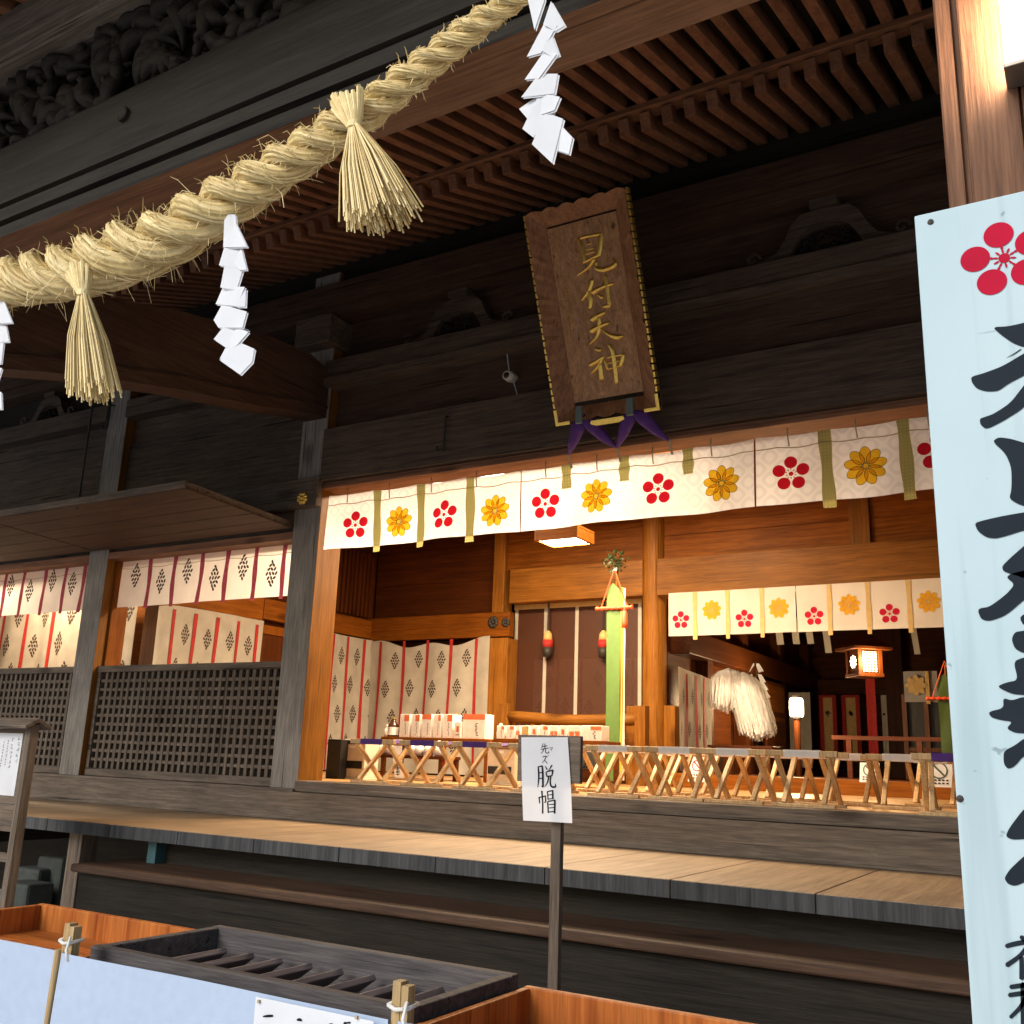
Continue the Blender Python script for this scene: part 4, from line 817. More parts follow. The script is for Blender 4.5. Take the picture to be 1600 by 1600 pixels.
    poly([(432,1080),(450,1050),(503,1000),(560,960),(640,930),(640,1020),(560,1075),(503,1095),(470,1108),(445,1100)], *B)
    flush()
    f = lambda x, y, l: P(1380+x/2.286, 900+y/2.286, Yf)
    for s_ in ([(492,1288,14),(505,1300,20)],[(440,1322,16),(480,1312,18),(560,1300,18)],[(520,1316,18),(490,1355,16),(442,1390,18)],[(494,1362,16),(496,1438,20)],[(455,1468,16),(500,1462,18),(560,1455,18)],[(450,1497,16),(500,1490,18),(560,1482,18)],[(510,1500,16),(490,1540,16),(455,1576,14)],[(498,1455,16),(500,1600,18)]): brush(ik, s_, f)
    flush()
    nl = MB()
    for x, y in ((1454,347),(1500,1248)):
        p = P(x, y, Y); nl.lathe((0,0,0), [(.006,0),(.005,.003),(.001,.004)], 8)
        for v in nl.v[-24:]: v.x, v.y, v.z = p.x+v.x, Y-v.z, p.z+v.y
    nl.build('nail', M['iron'], t)
big_sign()
# ------------------------------------------------------------------ the post sign before the steps
def post_sign():
    Y = 3.45; a, b = P(815,1152,Y), P(897,1285,Y); t = thing('post_sign', (P(860,1500,Y).x, Y, GZ), 'white paper notice asking to take hats off, on a dark board and post', 'sign')
    px = P(860, 1400, Y).x; zt = P(850,1150,Y).z
    MB().box(px-.021, px+.021, Y+.03, Y+.06, GZ, zt-.03).build('post', M['oldZ'], t, .004)
    MB().box(P(808,1180,Y).x, P(906,1180,Y).x, Y+.004, Y+.027, P(905,1225,Y).z, zt+.003).build('backing_board', M['oldX'], t, .003)
    pp = MB(); c = [P(815,1152,Y), P(888,1152,Y), P(896,1286,Y), P(818,1282,Y)]
    pp.grid(lambda u, v: (c[0].lerp(c[1], u)).lerp(c[3].lerp(c[2], u), v)+Vector((0, -.004*math.sin(v*3+u*2)-.002-.012*v*v*u, 0)), 10, 10); pp.build('paper', M['paper'], t, smooth=True)
    f = lambda x, y, l: P(790+x/8.89, 1130+y/8.89, Y-.0012+(-.004*math.sin((y-196)/1165*3+(x-222)/680*2)-.002-.012*((y-196)/1165)**2*(x-222)/680))
    for grp in (([(520,282,10),(500,342,6)],[(503,326,9),(578,314,11)],[(488,363,10),(592,346,11)],[(545,284,11),(546,356,10)],[(530,360,11),(515,395,9),(488,420,5)],[(556,355,10),(555,398,12),(572,414,13),(600,408,12),(597,384,4)],
        ),([(606,345,6),(652,339,7),(634,368,4)],[(624,358,5),(640,383,6)],[(515,470,11),(562,459,12),(540,510,10),(503,552,5)],[(537,512,8),(576,556,12)],[(568,455,5),(578,467,7)],[(584,445,5),(596,458,7)],
        ),([(452,606,18),(460,700,24),(458,790,20),(446,890,8)],[(452,606,16),(510,594,20)],[(508,594,22),(516,700,26),(518,880,26)],[(518,886,24),(498,872,8)],[(466,692,14),(508,682,14)],[(466,772,14),(510,762,14)],
        [(550,600,10),(576,642,20)],[(642,584,20),(600,652,10)],[(560,678,18),(576,745,18)],[(572,672,18),(660,652,20)],[(656,658,24),(644,726,18)],[(578,738,14),(644,728,15)],[(598,742,20),(582,820,18),(542,884,8)],[(626,738,20),(620,830,22),(642,882,26),(690,882,24),(690,838,7)],
        [(464,1030,18),(474,1112,16)],[(464,1032,16),(558,1010,18)],[(552,1012,18),(556,1088,18),(534,1102,8)],[(503,942,22),(514,1100,20),(514,1252,22)],[(580,950,16),(590,1062,16)],[(580,950,16),(660,934,18)],[(654,938,22),(656,1052,22)],[(592,998,12),(650,990,13)],[(592,1054,14),(654,1046,14)],
        [(584,1090,18),(592,1244,18)],[(590,1086,18),(690,1068,18)],[(684,1074,24),(680,1250,26)],[(602,1132,12),(674,1124,13)],[(602,1178,12),(674,1170,13)],[(596,1234,15),(680,1226,15)])):
        ik = MB()
        for s_ in grp: brush(ik, s_, f)
        ik.build('brush_character', M['ink'], t)
post_sign()
# ------------------------------------------------------------------ offering boxes and the white screen
def offering_box(x0, x1, y0, y1, z, wall, mat, slats, sm, label, slat_z, th=.045, name='offering_box'):
    t = thing(name, ((x0+x1)/2, (y0+y1)/2, GZ), label, 'offering box'); m = MB()
    [MB().box(x0, x1, q, q+th, GZ, z).build('long_side', M[mat+'Z'] if mat+'Z' in M else M[mat], t, .006) for q in (y0, y1-th)]
    [MB().box(q+.001, q+th-.001, y0+th, y1-th, GZ, z-.002).build('short_side', M[mat+'Z'] if mat+'Z' in M else M[mat], t, .006) for q in (x0, x1-th)]
    MB().box(x0+th, x1-th, y0+th, y1-th, GZ, GZ+.5).build('bottom', M[mat+'X'] if mat+'X' in M else M[mat], t)
    if slats:
        n = slats
        for i in range(n):
            cx = x0+th+(x1-x0-2*th)*(i+.5)/n; b = MB()
            ca, sa = .045*math.cos(.6), .045*math.sin(.6); b.slab([(cx-ca, y0+th, slat_z-sa), (cx+ca, y0+th, slat_z+sa), (cx+ca-.012, y0+th, slat_z+sa+.018), (cx-ca-.012, y0+th, slat_z-sa+.018)], (0, y1-y0-2*th-.05, 0)); b.build('slat', M[sm], t, .003)
    return t
offering_box(-3.215, -1.795, 2.50, 3.11, -.70, 0, 'saisen', 9, 'slat', 'weathered dark offering box with sloping slats, behind the white screen', -.80)
offering_box(-1.785, -.35, 2.50, 3.15, -.74, 0, 'box', 9, 'boxY', 'new orange wood offering box right of the dark one, below the post sign', -.87, .03)
offering_box(-4.43, -3.235, 2.50, 3.15, -.74, 0, 'box', 0, 'boxY', 'new orange wood offering box left of the dark one, half hidden by the screen', -.87, .03)
def screen():
    Y = 2.36; t = thing('cloth_screen', (-2.7, Y, GZ), 'low white cloth screen on square pale stakes along the offering boxes', 'screen')
    x = [-4.6, P(95,1480,Y).x, P(612,1590,Y).x, -.2]
    for i in range(3):
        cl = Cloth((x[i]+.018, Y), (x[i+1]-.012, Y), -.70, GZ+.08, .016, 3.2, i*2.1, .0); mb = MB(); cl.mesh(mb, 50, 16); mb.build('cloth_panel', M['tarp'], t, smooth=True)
    for xi, top in ((x[1], P(110,1445,Y).z), (x[2], P(608,1533,Y).z)):
        MB().box(xi-.012, xi+.016, Y+.012, Y+.045, GZ, top).box(xi+.019, xi+.044, Y+.010, Y+.043, GZ, top-.008).build('stake', M['pale'], t, .002)
        c = MB(); c.tube([(xi-.018,Y+.005,-.665),(xi+.01,Y+.0,-.672),(xi+.05,Y+.002,-.665),(xi+.052,Y+.048,-.66),(xi-.018,Y+.05,-.66),(xi-.018,Y+.005,-.665)], .006, 6); c.tube([(xi+.04,Y,-.668),(xi+.055,Y-.008,-.645),(xi+.045,Y-.01,-.69),(xi+.06,Y-.01,-.72)], .005, 6); c.build('tie_string', M['white'], t, smooth=True)
    MB().tube([(x[1]+.004, Y-.012, -.69), (x[1]-.0, Y-.014, -1.0), (x[1]+.0, Y-.012, GZ+.02)], .011, 10).build('bamboo_pole', M['pale'], t)
    f = lambda px, py: P(380+px/5.333, 1480+py/5.333, Y-.03)
    a, b = f(98, 415), f(960, 585); pm = MB(); pm.box(a.x, b.x+.05, Y-.026, Y-.0245, a.z-.35, a.z+.0); o = pm.build('paper_notice', M['paper']); tag(o, 'white paper notice pinned to the white screen below the dark offering box', 'notice')
    k = MB()
    for s_ in ([(165,578,10),(200,574,22),(245,572,20)],[(448,606,14),(470,604,26),(488,612,12)],[(838,634,14),(890,628,16)],[(850,650,12),(846,624,10)],[(715,645,14),(740,640,16)]): brush(k, s_, lambda x_, y_, l: P(380+x_/5.333, 1480+y_/5.333, Y-.0275))
    k.build('brush_marks', M['ink'], o)
    pn = MB()
    for px, py in ((130,452),(945,585)):
        q = f(px, py); pn.box(q.x-.004, q.x+.004, Y-.034, Y-.0265, q.z-.004, q.z+.004)
    pn.build('pin', M['cord'], o)
screen()
def notice_board():
    Y = 3.9; t = thing('notice_board', (P(30,1300,Y).x-.2, Y, GZ), 'weathered roofed notice board with a white paper at the left picture edge', 'notice board')
    R_x = P(48,1160,Y).x; zt = P(40,1130,Y).z; x0 = R_x-.62
    for xx in (R_x, x0): MB().box(xx-.028, xx+.028, Y-.03, Y+.03, GZ, zt-.005).build('leg', M['oldZ'], t, .005)
    rf = MB(); rf.slab([(x0-.06,Y-.09,zt-.015),(x0-.06,Y,zt+.035),(x0-.06,Y+.09,zt-.015),(x0-.06,Y+.09,zt-.04),(x0-.06,Y,zt+.01),(x0-.06,Y-.09,zt-.04)], (R_x-x0+.12,0,0)); rf.build('small_roof', M['oldX'], t, .004)
    MB().box(x0+.028, R_x-.028, Y-.005, Y+.02, P(20,1300,Y).z, zt-.03).build('board', M['oldX'], t); MB().box(x0+.028, R_x-.028, Y-.02, Y+.025, P(20,1340,Y).z-.03, P(20,1340,Y).z+.02).build('cross_rail', M['oldX'], t, .004)
    a, b = P(36,1146,Y-.01), P(22,1244,Y-.01); MB().box(a.x-.45, a.x, Y-.0085, Y-.0065, b.z, a.z).build('paper', M['paper'], t)
    ik = MB(); rd = random.Random(4)
    for c, (n, s_) in enumerate(((5,.026),(7,.02),(10,.012),(10,.012),(9,.012),(11,.012))):
        z = a.z-.03-.01*c
        for i in range(n):
            x = a.x-.03-c*.045-.02*(c > 0)
            for q in range(4): dx, dz = rd.uniform(-.4,.4)*s_, rd.uniform(-.4,.4)*s_; ln = rd.uniform(.3,.8)*s_; hz = rd.random() < .5; ik.add([(x+dx-(ln/2 if hz else .0011), Y-.0095, z+dz-(.0011 if hz else ln/2)), (x+dx+(ln/2 if hz else .0011), Y-.0095, z+dz-(.0011 if hz else ln/2)), (x+dx+(ln/2 if hz else .0011), Y-.0095, z+dz+(.0011 if hz else ln/2)), (x+dx-(ln/2 if hz else .0011), Y-.0095, z+dz+(.0011 if hz else ln/2))], [(0,1,2,3)])
            z -= s_*1.35
    ik.build('brush_marks', M['ink'], t)
notice_board()
for px, py0, py1, Y, lab in ((98,1338,1358,5.0,'pale stone block under the veranda, beside the step end'),(62,1355,1385,4.9,'greenish stone block under the veranda, nearest the notice board'),(45,1378,1425,4.7,'upright grey stone under the veranda by the notice board leg')):
    p0, p1 = P(px, py0, Y), P(px, py1, Y); mb = MB(); mb.box(p0.x-.16, p0.x+.14, Y-.1, Y+.12, GZ, p0.z); tag(mb.build('foundation_stone', M['tile'], None, .03), lab, 'stone', 'stones under the veranda')
# ------------------------------------------------------------------ folding stools
def make_stool(at_, mat, label, group):
    x, y, z = at_; t = thing('folding_stool', at_, label, 'stool', group); zt = z+.338
    for sy in (-1, 1):
        MB().box(x-.215, x+.215, y+sy*.165-.02, y+sy*.165+.02, zt-.036, zt).build('top_rail', M['stool'], t, .006)
        MB().box(x-.19, x+.19, y+sy*.165-.018, y+sy*.165+.018, z, z+.022).build('foot_rail', M['stool'], t, .005)
        for sx in (-1, 1):
            xx = x+sx*(.155 if sy < 0 else .120); MB().bar((xx, y+sy*.165, zt-.034), (xx, y-sy*.165, z+.02), .031, .029, (1,0,0)).build('leg', M['stool'], t, .004)
    c = MB(); w_ = .108
    def seat(u, v):                                                    # sling from round the front rail to round the back rail
        s_ = [(-.165-.0225, -.040), (-.165-.0225, .003), (-.142, .004), (-.08, -.016), (0, -.024), (.08, -.016), (.142, .004), (.165+.0225, .003), (.165+.0225, -.040)]
        f = v*8; i = min(int(f), 7); g_ = f-i; a, b = s_[i], s_[i+1]; return (x-w_+2*w_*u, y+a[0]+(b[0]-a[0])*g_, zt+a[1]+(b[1]-a[1])*g_)
    c.grid(seat, 6, 32); c.build('cloth_seat', M[mat], t)
    return t
proto_p = make_stool((-5.035, 6.465, FL), 'purple', 'purple seated folding stool nearest the black speaker and grey post', 'folding stools with purple seats')
def place(proto, x, y, rz, label, group=None):
    c = copy_tree(proto); c.location = W((x, y, FL)); c.rotation_euler = (0, 0, rz); c['label'] = label
    if group: c['group'] = group
    return c
place(proto_p, -4.55, 6.47, .03, 'purple seated folding stool in front of the first white gift boxes')
place(proto_p, -4.055, 6.46, -.03, 'purple seated folding stool in front of the wide red-topped gift box')
place(proto_p, -3.575, 6.49, .02, 'purple seated folding stool half hidden by the white post sign')
place(proto_p, -.80, 6.25, .12, 'lone purple seated folding stool beside the edge of the tall signboard')
proto_w = make_stool((-2.94, 6.46, FL), 'white', 'front row folding stool with white seat, just right of the post sign', 'folding stools with white seats')
for x, y, rz, lab in ((-2.495,6.45,.02,'front row folding stool with white seat, in front of the round column'),(-2.095,6.45,-.02,'front row folding stool with white seat, below the hanging cream side curtain'),(-1.665,6.44,.03,'front row folding stool with white seat, last before the gap at the right'),
    (-3.42,7.25,0,'back row folding stool with white seat, behind the post sign'),(-2.94,7.3,.04,'back row folding stool with white seat, left of the round column foot'),(-2.48,7.25,-.03,'back row folding stool with white seat, by the poster with the red ring'),(-2.02,7.28,.02,'back row folding stool with white seat, under the white paper wand'),
    (-1.58,7.22,0,'back row folding stool with white seat, under the bright white lantern'),(-1.18,6.95,.05,'middle folding stool with white seat, in the gap left of the lone purple stool'),(-3.2,8.35,0,'rearmost folding stool with white seat, by the foot of the green banner'),(-1.12,7.8,.0,'rearmost folding stool with white seat, before the floor poster at the right')):
    place(proto_w, x, y, rz, lab)
# ------------------------------------------------------------------ table with gift boxes and bottles
TY = 8.1
zt = P(640, 1152, TY).z; zt2 = P(860, 1156, TY).z
def table(x0, x1, y0, y1, z, label, mat='inX'):
    t = thing('low_table', ((x0+x1)/2, (y0+y1)/2, FL), label, 'table'); MB().box(x0, x1, y0, y1, z-.03, z).build('tabletop', M[mat], t, .004)
    for xx in (x0+.03, x1-.03):
        for yy in (y0+.03, y1-.03): MB().box(xx-.02, xx+.02, yy-.02, yy+.02, FL, z-.03).build('leg', M[mat], t, .003)
    return t
xa, xb_ = ux(600,TY,1150), ux(768,TY,1150); table(xa, xb_, TY-.05, TY+.3, zt, 'plain wooden table carrying the taller row of gift boxes')
xc, xd = ux(775,TY,1155), ux(948,TY,1155); table(xc, xd, TY-.05, TY+.3, zt2, 'plain wooden table carrying the lower row of gift boxes behind the post sign')
def gift_box(px0, px1, py0, py1, Y, band, label, ztop=None):
    a, b = P(px0, py1, Y), P(px1, py0, Y); z0 = zt if px0 < 770 else zt2; zb = b.z
    t = thing('gift_box', ((a.x+b.x)/2, Y+.05, z0), label, 'box', 'boxes of offered sake on the tables'); x0, x1 = a.x+.004, b.x-.004; h = zb-z0; d = .16 if x1-x0 < .4 else .2
    MB().box(x0, x1, Y, Y+d, z0, z0+h).build('carton', M['label'], t, .004); pr_ = MB(); w_ = x1-x0; F = Y-.0015
    def rect(u0, u1, v0, v1, m): pr_.add([(x0+w_*u0, F, z0+h*v0), (x0+w_*u1, F, z0+h*v0), (x0+w_*u1, F, z0+h*v1), (x0+w_*u0, F, z0+h*v1)], [(0,1,2,3)], m)
    if band == 'top': rect(.0,1,.78,1,0)
    elif band == 'corner': rect(.45,.98,.70,.97,0)
    elif band == 'narrow': rect(.62,.98,.72,.97,0)
    elif band == 'side': rect(.66,.98,.05,.62,0); rect(.1,.5,.3,.6,0)
    elif band == 'ochre': rect(.05,.95,.35,.97,2)
    elif band == 'seal': rect(.3,.7,.4,.75,0); rect(.2,.8,.2,.24,1)
    if band != 'ochre':
        rd = random.Random(int(px0)); 
        for q in range(9): u = .62+rd.uniform(-.05,.05); v = .62-.06*q; rect(u-.04, u+.05, v-.018, v+.012, 1)
        if w_ > .3:
            for q in range(7): rect(.47, .53, .60-.07*q, .635-.07*q, 1)
            rect(.60,.63,.45,.62,1)
    pr_.build('print', [M['orange'], M['ink'], M['ochre']], t)
nm = ['first from the left, beside the brown bottle','second from the left','third from the left, with a red top','fourth from the left','fifth from the left, with an orange corner']
for i, (a, b, band) in enumerate(((623,641,'corner'),(641.5,657,'corner'),(657.5,675,'top'),(676,690,'narrow'),(690.5,708,'corner'))): gift_box(a, b, 1116, 1151, TY+.02, band, 'white gift box in the taller row, '+nm[i])
gift_box(722, 759, 1116, 1151, TY+.02, 'top', 'widest gift box with a broad red top band, ending the taller row'); gift_box(709, 721, 1128, 1151, TY+.0, 'seal', 'small white gift box with a red seal, beside the widest gift box')
nm2 = ['leftmost, by the interior post','second, with an orange top corner','third, pale with an orange side','ochre printed one in the middle','narrow plain one after the ochre box','after the narrow plain one, orange cornered','with a large orange side panel','with a small seal','second from the right with orange side','rightmost, taller, beside the green banner']
for i, (a, b, band) in enumerate(((775,789,'narrow'),(790,804,'corner'),(805,813,'side'),(814,827,'ochre'),(828,841,'seal'),(842,857,'corner'),(858,872,'side'),(873,886,'seal'),(887,907,'side'),(908,941,'corner'))): gift_box(a, b, 1134, 1156, TY+.02, band, 'white gift box in the lower row, '+nm2[i])
def bottle(px, py0, py1, Y, label, mat, rr, name='sake_bottle', cat='bottle', group=None, z0=None):
    a, b = P(px, py1, Y), P(px, py0, Y); z0 = zt if z0 is None else z0; h = b.z-z0; t = thing(name, (a.x, Y, z0), label, cat, group); r = rr
    if mat == 'glass':
        m = MB(); m.lathe((a.x,Y,z0), [(r,0),(r,h*.58),(r*.85,h*.66),(r*.36,h*.78),(r*.32,h*.94)], 16); m.build('glass', M['glass'], t, smooth=True); MB().lathe((a.x,Y,z0), [(r*1.02,h*.10),(r*1.02,h*.5)], 16).build('paper_label', M['label'], t); MB().lathe((a.x,Y,z0), [(r*.38,h*.93),(r*.38,h)], 12).build('cap', M['gold'], t)
    else:
        m = MB(); m.lathe((a.x,Y,z0), [(r*.7,0),(r,h*.18),(r,h*.42),(r*.8,h*.6),(r*.34,h*.74),(r*.32,h*.85),(r*.45,h*.9)], 16); m.build('body', M['porcelain'], t, smooth=True); MB().lathe((a.x,Y,z0), [(r*.42,h*.9),(r*.42,h*.95),(r*.15,h)], 12).build('stopper', M['porcelain'], t, smooth=True)
bottle(614, 1121, 1151, TY+.05, 'brown glass sake bottle with a pale label and gold cap beside the gift boxes', 'glass', .058)
bottle(604, 1132, 1151, TY+.02, 'small clear jar at the left end of the gift box table', 'porcelain', .032, 'jar', 'jar')
bottle(713, 1114, 1140, TY+.16, 'small brown bottle between the gift boxes of the taller row', 'glass', .03)
bottle(782, 1130, 1150, TY+.2, 'white porcelain flask at the left end of the lower gift box row', 'porcelain', .04, z0=zt2)
sx0, sx1 = ux(566,TY-.35,1180), ux(706,TY-.35,1180); sz = P(640,1180,TY-.35).z; tb = table(sx0, sx1, TY-.5, TY-.2, sz, 'dark low stand carrying white porcelain flasks, behind the purple stools', 'dimX')
for i, px in enumerate((571, 582, 597, 609, 642, 655, 670, 685)): bottle(px, 1157, 1180, TY-.35, 'white porcelain flask, number %d from the left on the dark low stand' % (i+1) if False else 'white porcelain flask on the dark low stand behind the purple stools', 'porcelain', .05, 'porcelain_flask', 'flask', 'white flasks on the dark low stand', sz)
pm = MB(); a, b = P(615, 1155, TY-.55), P(632, 1211, TY-.55); pm.grid(lambda u, v: (a.x+(b.x-a.x)*(u*.7+.3*v), TY-.55-.02*math.sin(v*3), a.z+(FL+.02-a.z)*v), 4, 10); o = pm.build('paper_strip', M['paper']); tag(o, 'white paper strip with writing hanging from the dark low stand', 'paper strip')
ik = MB()
for q in range(6): v = .45+q*.085; x = a.x+(b.x-a.x)*(.35+.3*v); z = a.z+(FL+.02-a.z)*v; [ik.add([(x-.022, TY-.575, z+d), (x+.026, TY-.575, z+d+.006), (x+.026, TY-.575, z+d+.012), (x-.022, TY-.575, z+d+.007)], [(0,1,2,3)]) for d in (0, -.018)]; ik.add([(x-.003, TY-.576, z+.02), (x+.005, TY-.576, z+.02), (x+.005, TY-.576, z-.026), (x-.003, TY-.576, z-.026)], [(0,1,2,3)])
ik.build('brush_marks', M['ink'], o)
# ------------------------------------------------------------------ heaters, speaker
def heater(px0, px1, py0, Y, label):
    a, b = P(px0, 1210, Y), P(px1, 1210, Y); z1 = P((px0+px1)/2, py0, Y).z; t = thing('fan_heater', ((a.x+b.x)/2, Y+.1, FL), label, 'heater', 'beige fan heaters'); x0, x1 = a.x, b.x
    MB().box(x0, x1, Y, Y+.2, FL+.015, z1).build('case', M['plastic'], t, .012); MB().box(x0-.01, x1+.01, Y-.012, Y+.21, FL, FL+.016).build('foot', M['plastic'], t, .004)
    h = z1-FL; w_ = x1-x0; g_ = MB()
    g_.box(x0+w_*.05, x1-w_*.1, Y-.004, Y-.001, FL+h*.27, FL+h*.46)
    for k in range(4): g_.box(x0+w_*.06, x1-w_*.11, Y-.009, Y-.005, FL+h*(.29+.045*k), FL+h*(.305+.045*k))
    g_.build('grille', M['black'], t); MB().box(x0+w_*.2, x1-w_*.15, Y-.005, Y-.001, FL+h*.88, FL+h*.96).build('display', M['black'], t); MB().box(x0+w_*.3, x1-w_*.4, Y-.004, Y-.001, FL+h*.78, FL+h*.85).build('sticker', M['label'], t)
heater(533, 568, 1155, 7.05, 'beige fan heater on the floor beside the black speaker'); heater(760, 803, 1163, 7.5, 'beige fan heater on the floor left of the post sign, behind crossed stool legs')
a, b = P(508, 1215, 6.95), P(529, 1215, 6.95); zs = P(520, 1155, 6.95).z; t = thing('speaker', ((a.x+b.x)/2, 7.05, FL), 'tall narrow black speaker standing on the floor beside the entrance post', 'speaker')
MB().box(a.x, b.x, 6.95, 7.15, FL, zs).build('cabinet', M['black'], t, .006); MB().box(a.x+.012, b.x-.012, 6.944, 6.9485, FL+.02, zs-.02).build('grille', plain('speaker_mesh', (.03,.028,.026), .8), t, .003)
# ------------------------------------------------------------------ ritual banner with sakaki branch
def ritual_banner(px, Y, pyt, pyc, pyb, wpx, label, dim=False):
    c = P(px, pyc, Y); top = P(px, pyt, Y); k = c.dot(F_)/FOC; w_ = wpx*k; x = c.x; t = thing('ritual_banner', (x, Y, FL if not dim else -.09), label, 'banner', 'green ritual banners'); zb = FL+.06 if not dim else .0
    MB().tube([(x, Y+.05, FL if not dim else -.09), (x, Y+.05, top.z-.02)], .014, 10).build('pole', M['inZ'], t)
    def strip(x0, x1, y, mat, nm, zt_): 
        MB().grid(lambda u, v: (x0+(x1-x0)*u, y-.006*math.sin(v*9+u*3), (zt_-(abs(u-.45)*w_*.9 if nm == 'green_cloth' else 0))+(zb-zt_)*v), 8, 24).build(nm, M[mat], t, smooth=True)
    strip(x-w_*.5, x+w_*.36, Y, 'banner', 'green_cloth', c.z); strip(x+w_*.345, x+w_*.5, Y+.012, 'byellow', 'yellow_cloth', c.z-w_*.3); strip(x+w_*.49, x+w_*.60, Y+.022, 'white', 'white_cloth', c.z-w_*.35)
    zc = c.z-w_*1.5; m = MB(); hw = w_*1.15
    m.tube([(x-hw+2*hw*i/24, Y-.02, zc) for i in range(25)], [.02+.006*math.sin(i*1.9) for i in range(25)], 10); m.build('crossbar', M['vermil'], t, smooth=True)
    s_ = MB()
    for sx in (-1, 1): s_.tube([(x+sx*hw*.72, Y-.02, zc), (x+sx*.02, Y-.015, c.z+.08), (x, Y, c.z+.14)], .007, 6)
    s_.tube([(x+hw*.62, Y-.035, zc), (x+hw*.62, Y-.04, zc-.04)], .01, 6); s_.build('cord', M['vermil'], t)
    MB().tube([(x+hw*.62, Y-.04, zc-.03), (x+hw*.62, Y-.04, zc-.06), (x+hw*.62, Y-.04, zc-.16), (x+hw*.62, Y-.04, zc-.21)], [.012, .03, .034, .03], 10).build('red_tassel', M['vermil'], t, smooth=True)
    if not dim:
        lf = MB(); rd = random.Random(9); h = top.z-c.z
        for i in range(130):
            a = Vector((max(-.1, min(.1, rd.gauss(0, .055))), rd.gauss(0, .045), rd.uniform(.12, h))); d = Vector((rd.gauss(0,1)+a.x*8, rd.gauss(0,1), rd.gauss(.2,.8))).normalized(); sd_ = d.cross(Vector((rd.random(), rd.random(), 1))).normalized(); o_ = Vector((x, Y, c.z))+a; l = rd.uniform(.035, .06); lf.add([o_, o_+d*l*.5+sd_*l*.22, o_+d*l, o_+d*l*.5-sd_*l*.22], [(0,1,2,3)])
        for i in range(9): a = rd.uniform(-.1, .1); lf.tube([(x, Y+.03, c.z+.1), (x+a*.4, Y+.02, c.z+.2), (x+a, Y+rd.uniform(-.06,.06), c.z+rd.uniform(.22, h))], [.006,.005,.003], 5)
        lf.build('sakaki_branch', M['leafg'], t); MB().lathe((x, Y, c.z+.12), [(.02,0),(.022,.02),(.02,.035)], 10).build('paper_tie', M['paper'], t)
ritual_banner(961, 9.1, 863, 910, 1160, 27, 'green silk banner with red crossbar topped by a leafy sakaki branch, before the bamboo blind')
ritual_banner(1477, 12.2, 1035, 1052, 1170, 26, 'dim green silk banner in the inner room, cut by the edge of the tall signboard', True)
# ------------------------------------------------------------------ bamboo blind and tassels
BY = YB+.12
t = thing('bamboo_blind', (-5.2, BY, 1.83), 'brown see-through bamboo blind with pale tapes, between the square post and round column', 'blind')
x0, x1 = ux(803,BY,1000), ux(1003,BY,1000); z1, z0 = P(900,938,BY).z+.02, P(900,1150,BY).z
MB().box(x0, x1, BY, BY+.012, z0, z1).build('reeds', M['blind'], t); tp = MB()
MB().box(x0, x1, BY-.012, BY-.003, z1-.10, z1).build('head_band', M['tape'], t)
for px in (806, 852, 901, 1000): x = ux(px, BY, 1020); tp.box(x-.022, x+.022, BY-.010, BY-.004, z0, z1-.101)
tp.build('tape', M['linen'], t)
for px, lab in ((856, 'brown and orange tassel hanging before the bamboo blind, nearer the square post'), (943, 'brown and orange tassel hanging before the bamboo blind, beside the green banner')):
    c = P(px, 1000, BY-.08); t = thing('blind_tassel', (c.x, c.y, c.z+.3), lab, 'tassel', 'tassels of the bamboo blind'); MB().tube([(c.x,c.y,z1-.05),(c.x,c.y,c.z+.1)], .012, 6).build('cord', M['iron'], t)
    MB().tube([(c.x,c.y,c.z+.11),(c.x,c.y,c.z+.07),(c.x,c.y,c.z-.02)], [.02,.05,.06], 12).build('upper_skirt', M['tape'], t, smooth=True); MB().tube([(c.x,c.y,c.z-.0),(c.x,c.y,c.z-.10)], [.065,.06], 12).build('red_skirt', M['scarlet'], t, smooth=True); MB().tube([(c.x,c.y,c.z-.09),(c.x,c.y,c.z-.2)], [.062,.055], 12).build('dark_skirt', M['iron'], t, smooth=True)
bx('wall_board', 'dimX', -6.9, cxm-rc, 11.9, 12.0, FL, 3.3)
long_curtain((x0-.2, 11.3), (x1+.2, 11.3), P(880,1030,11.3).z, FL, 6, 'dim cream ribbon curtain showing through the bamboo blind', 2.7)
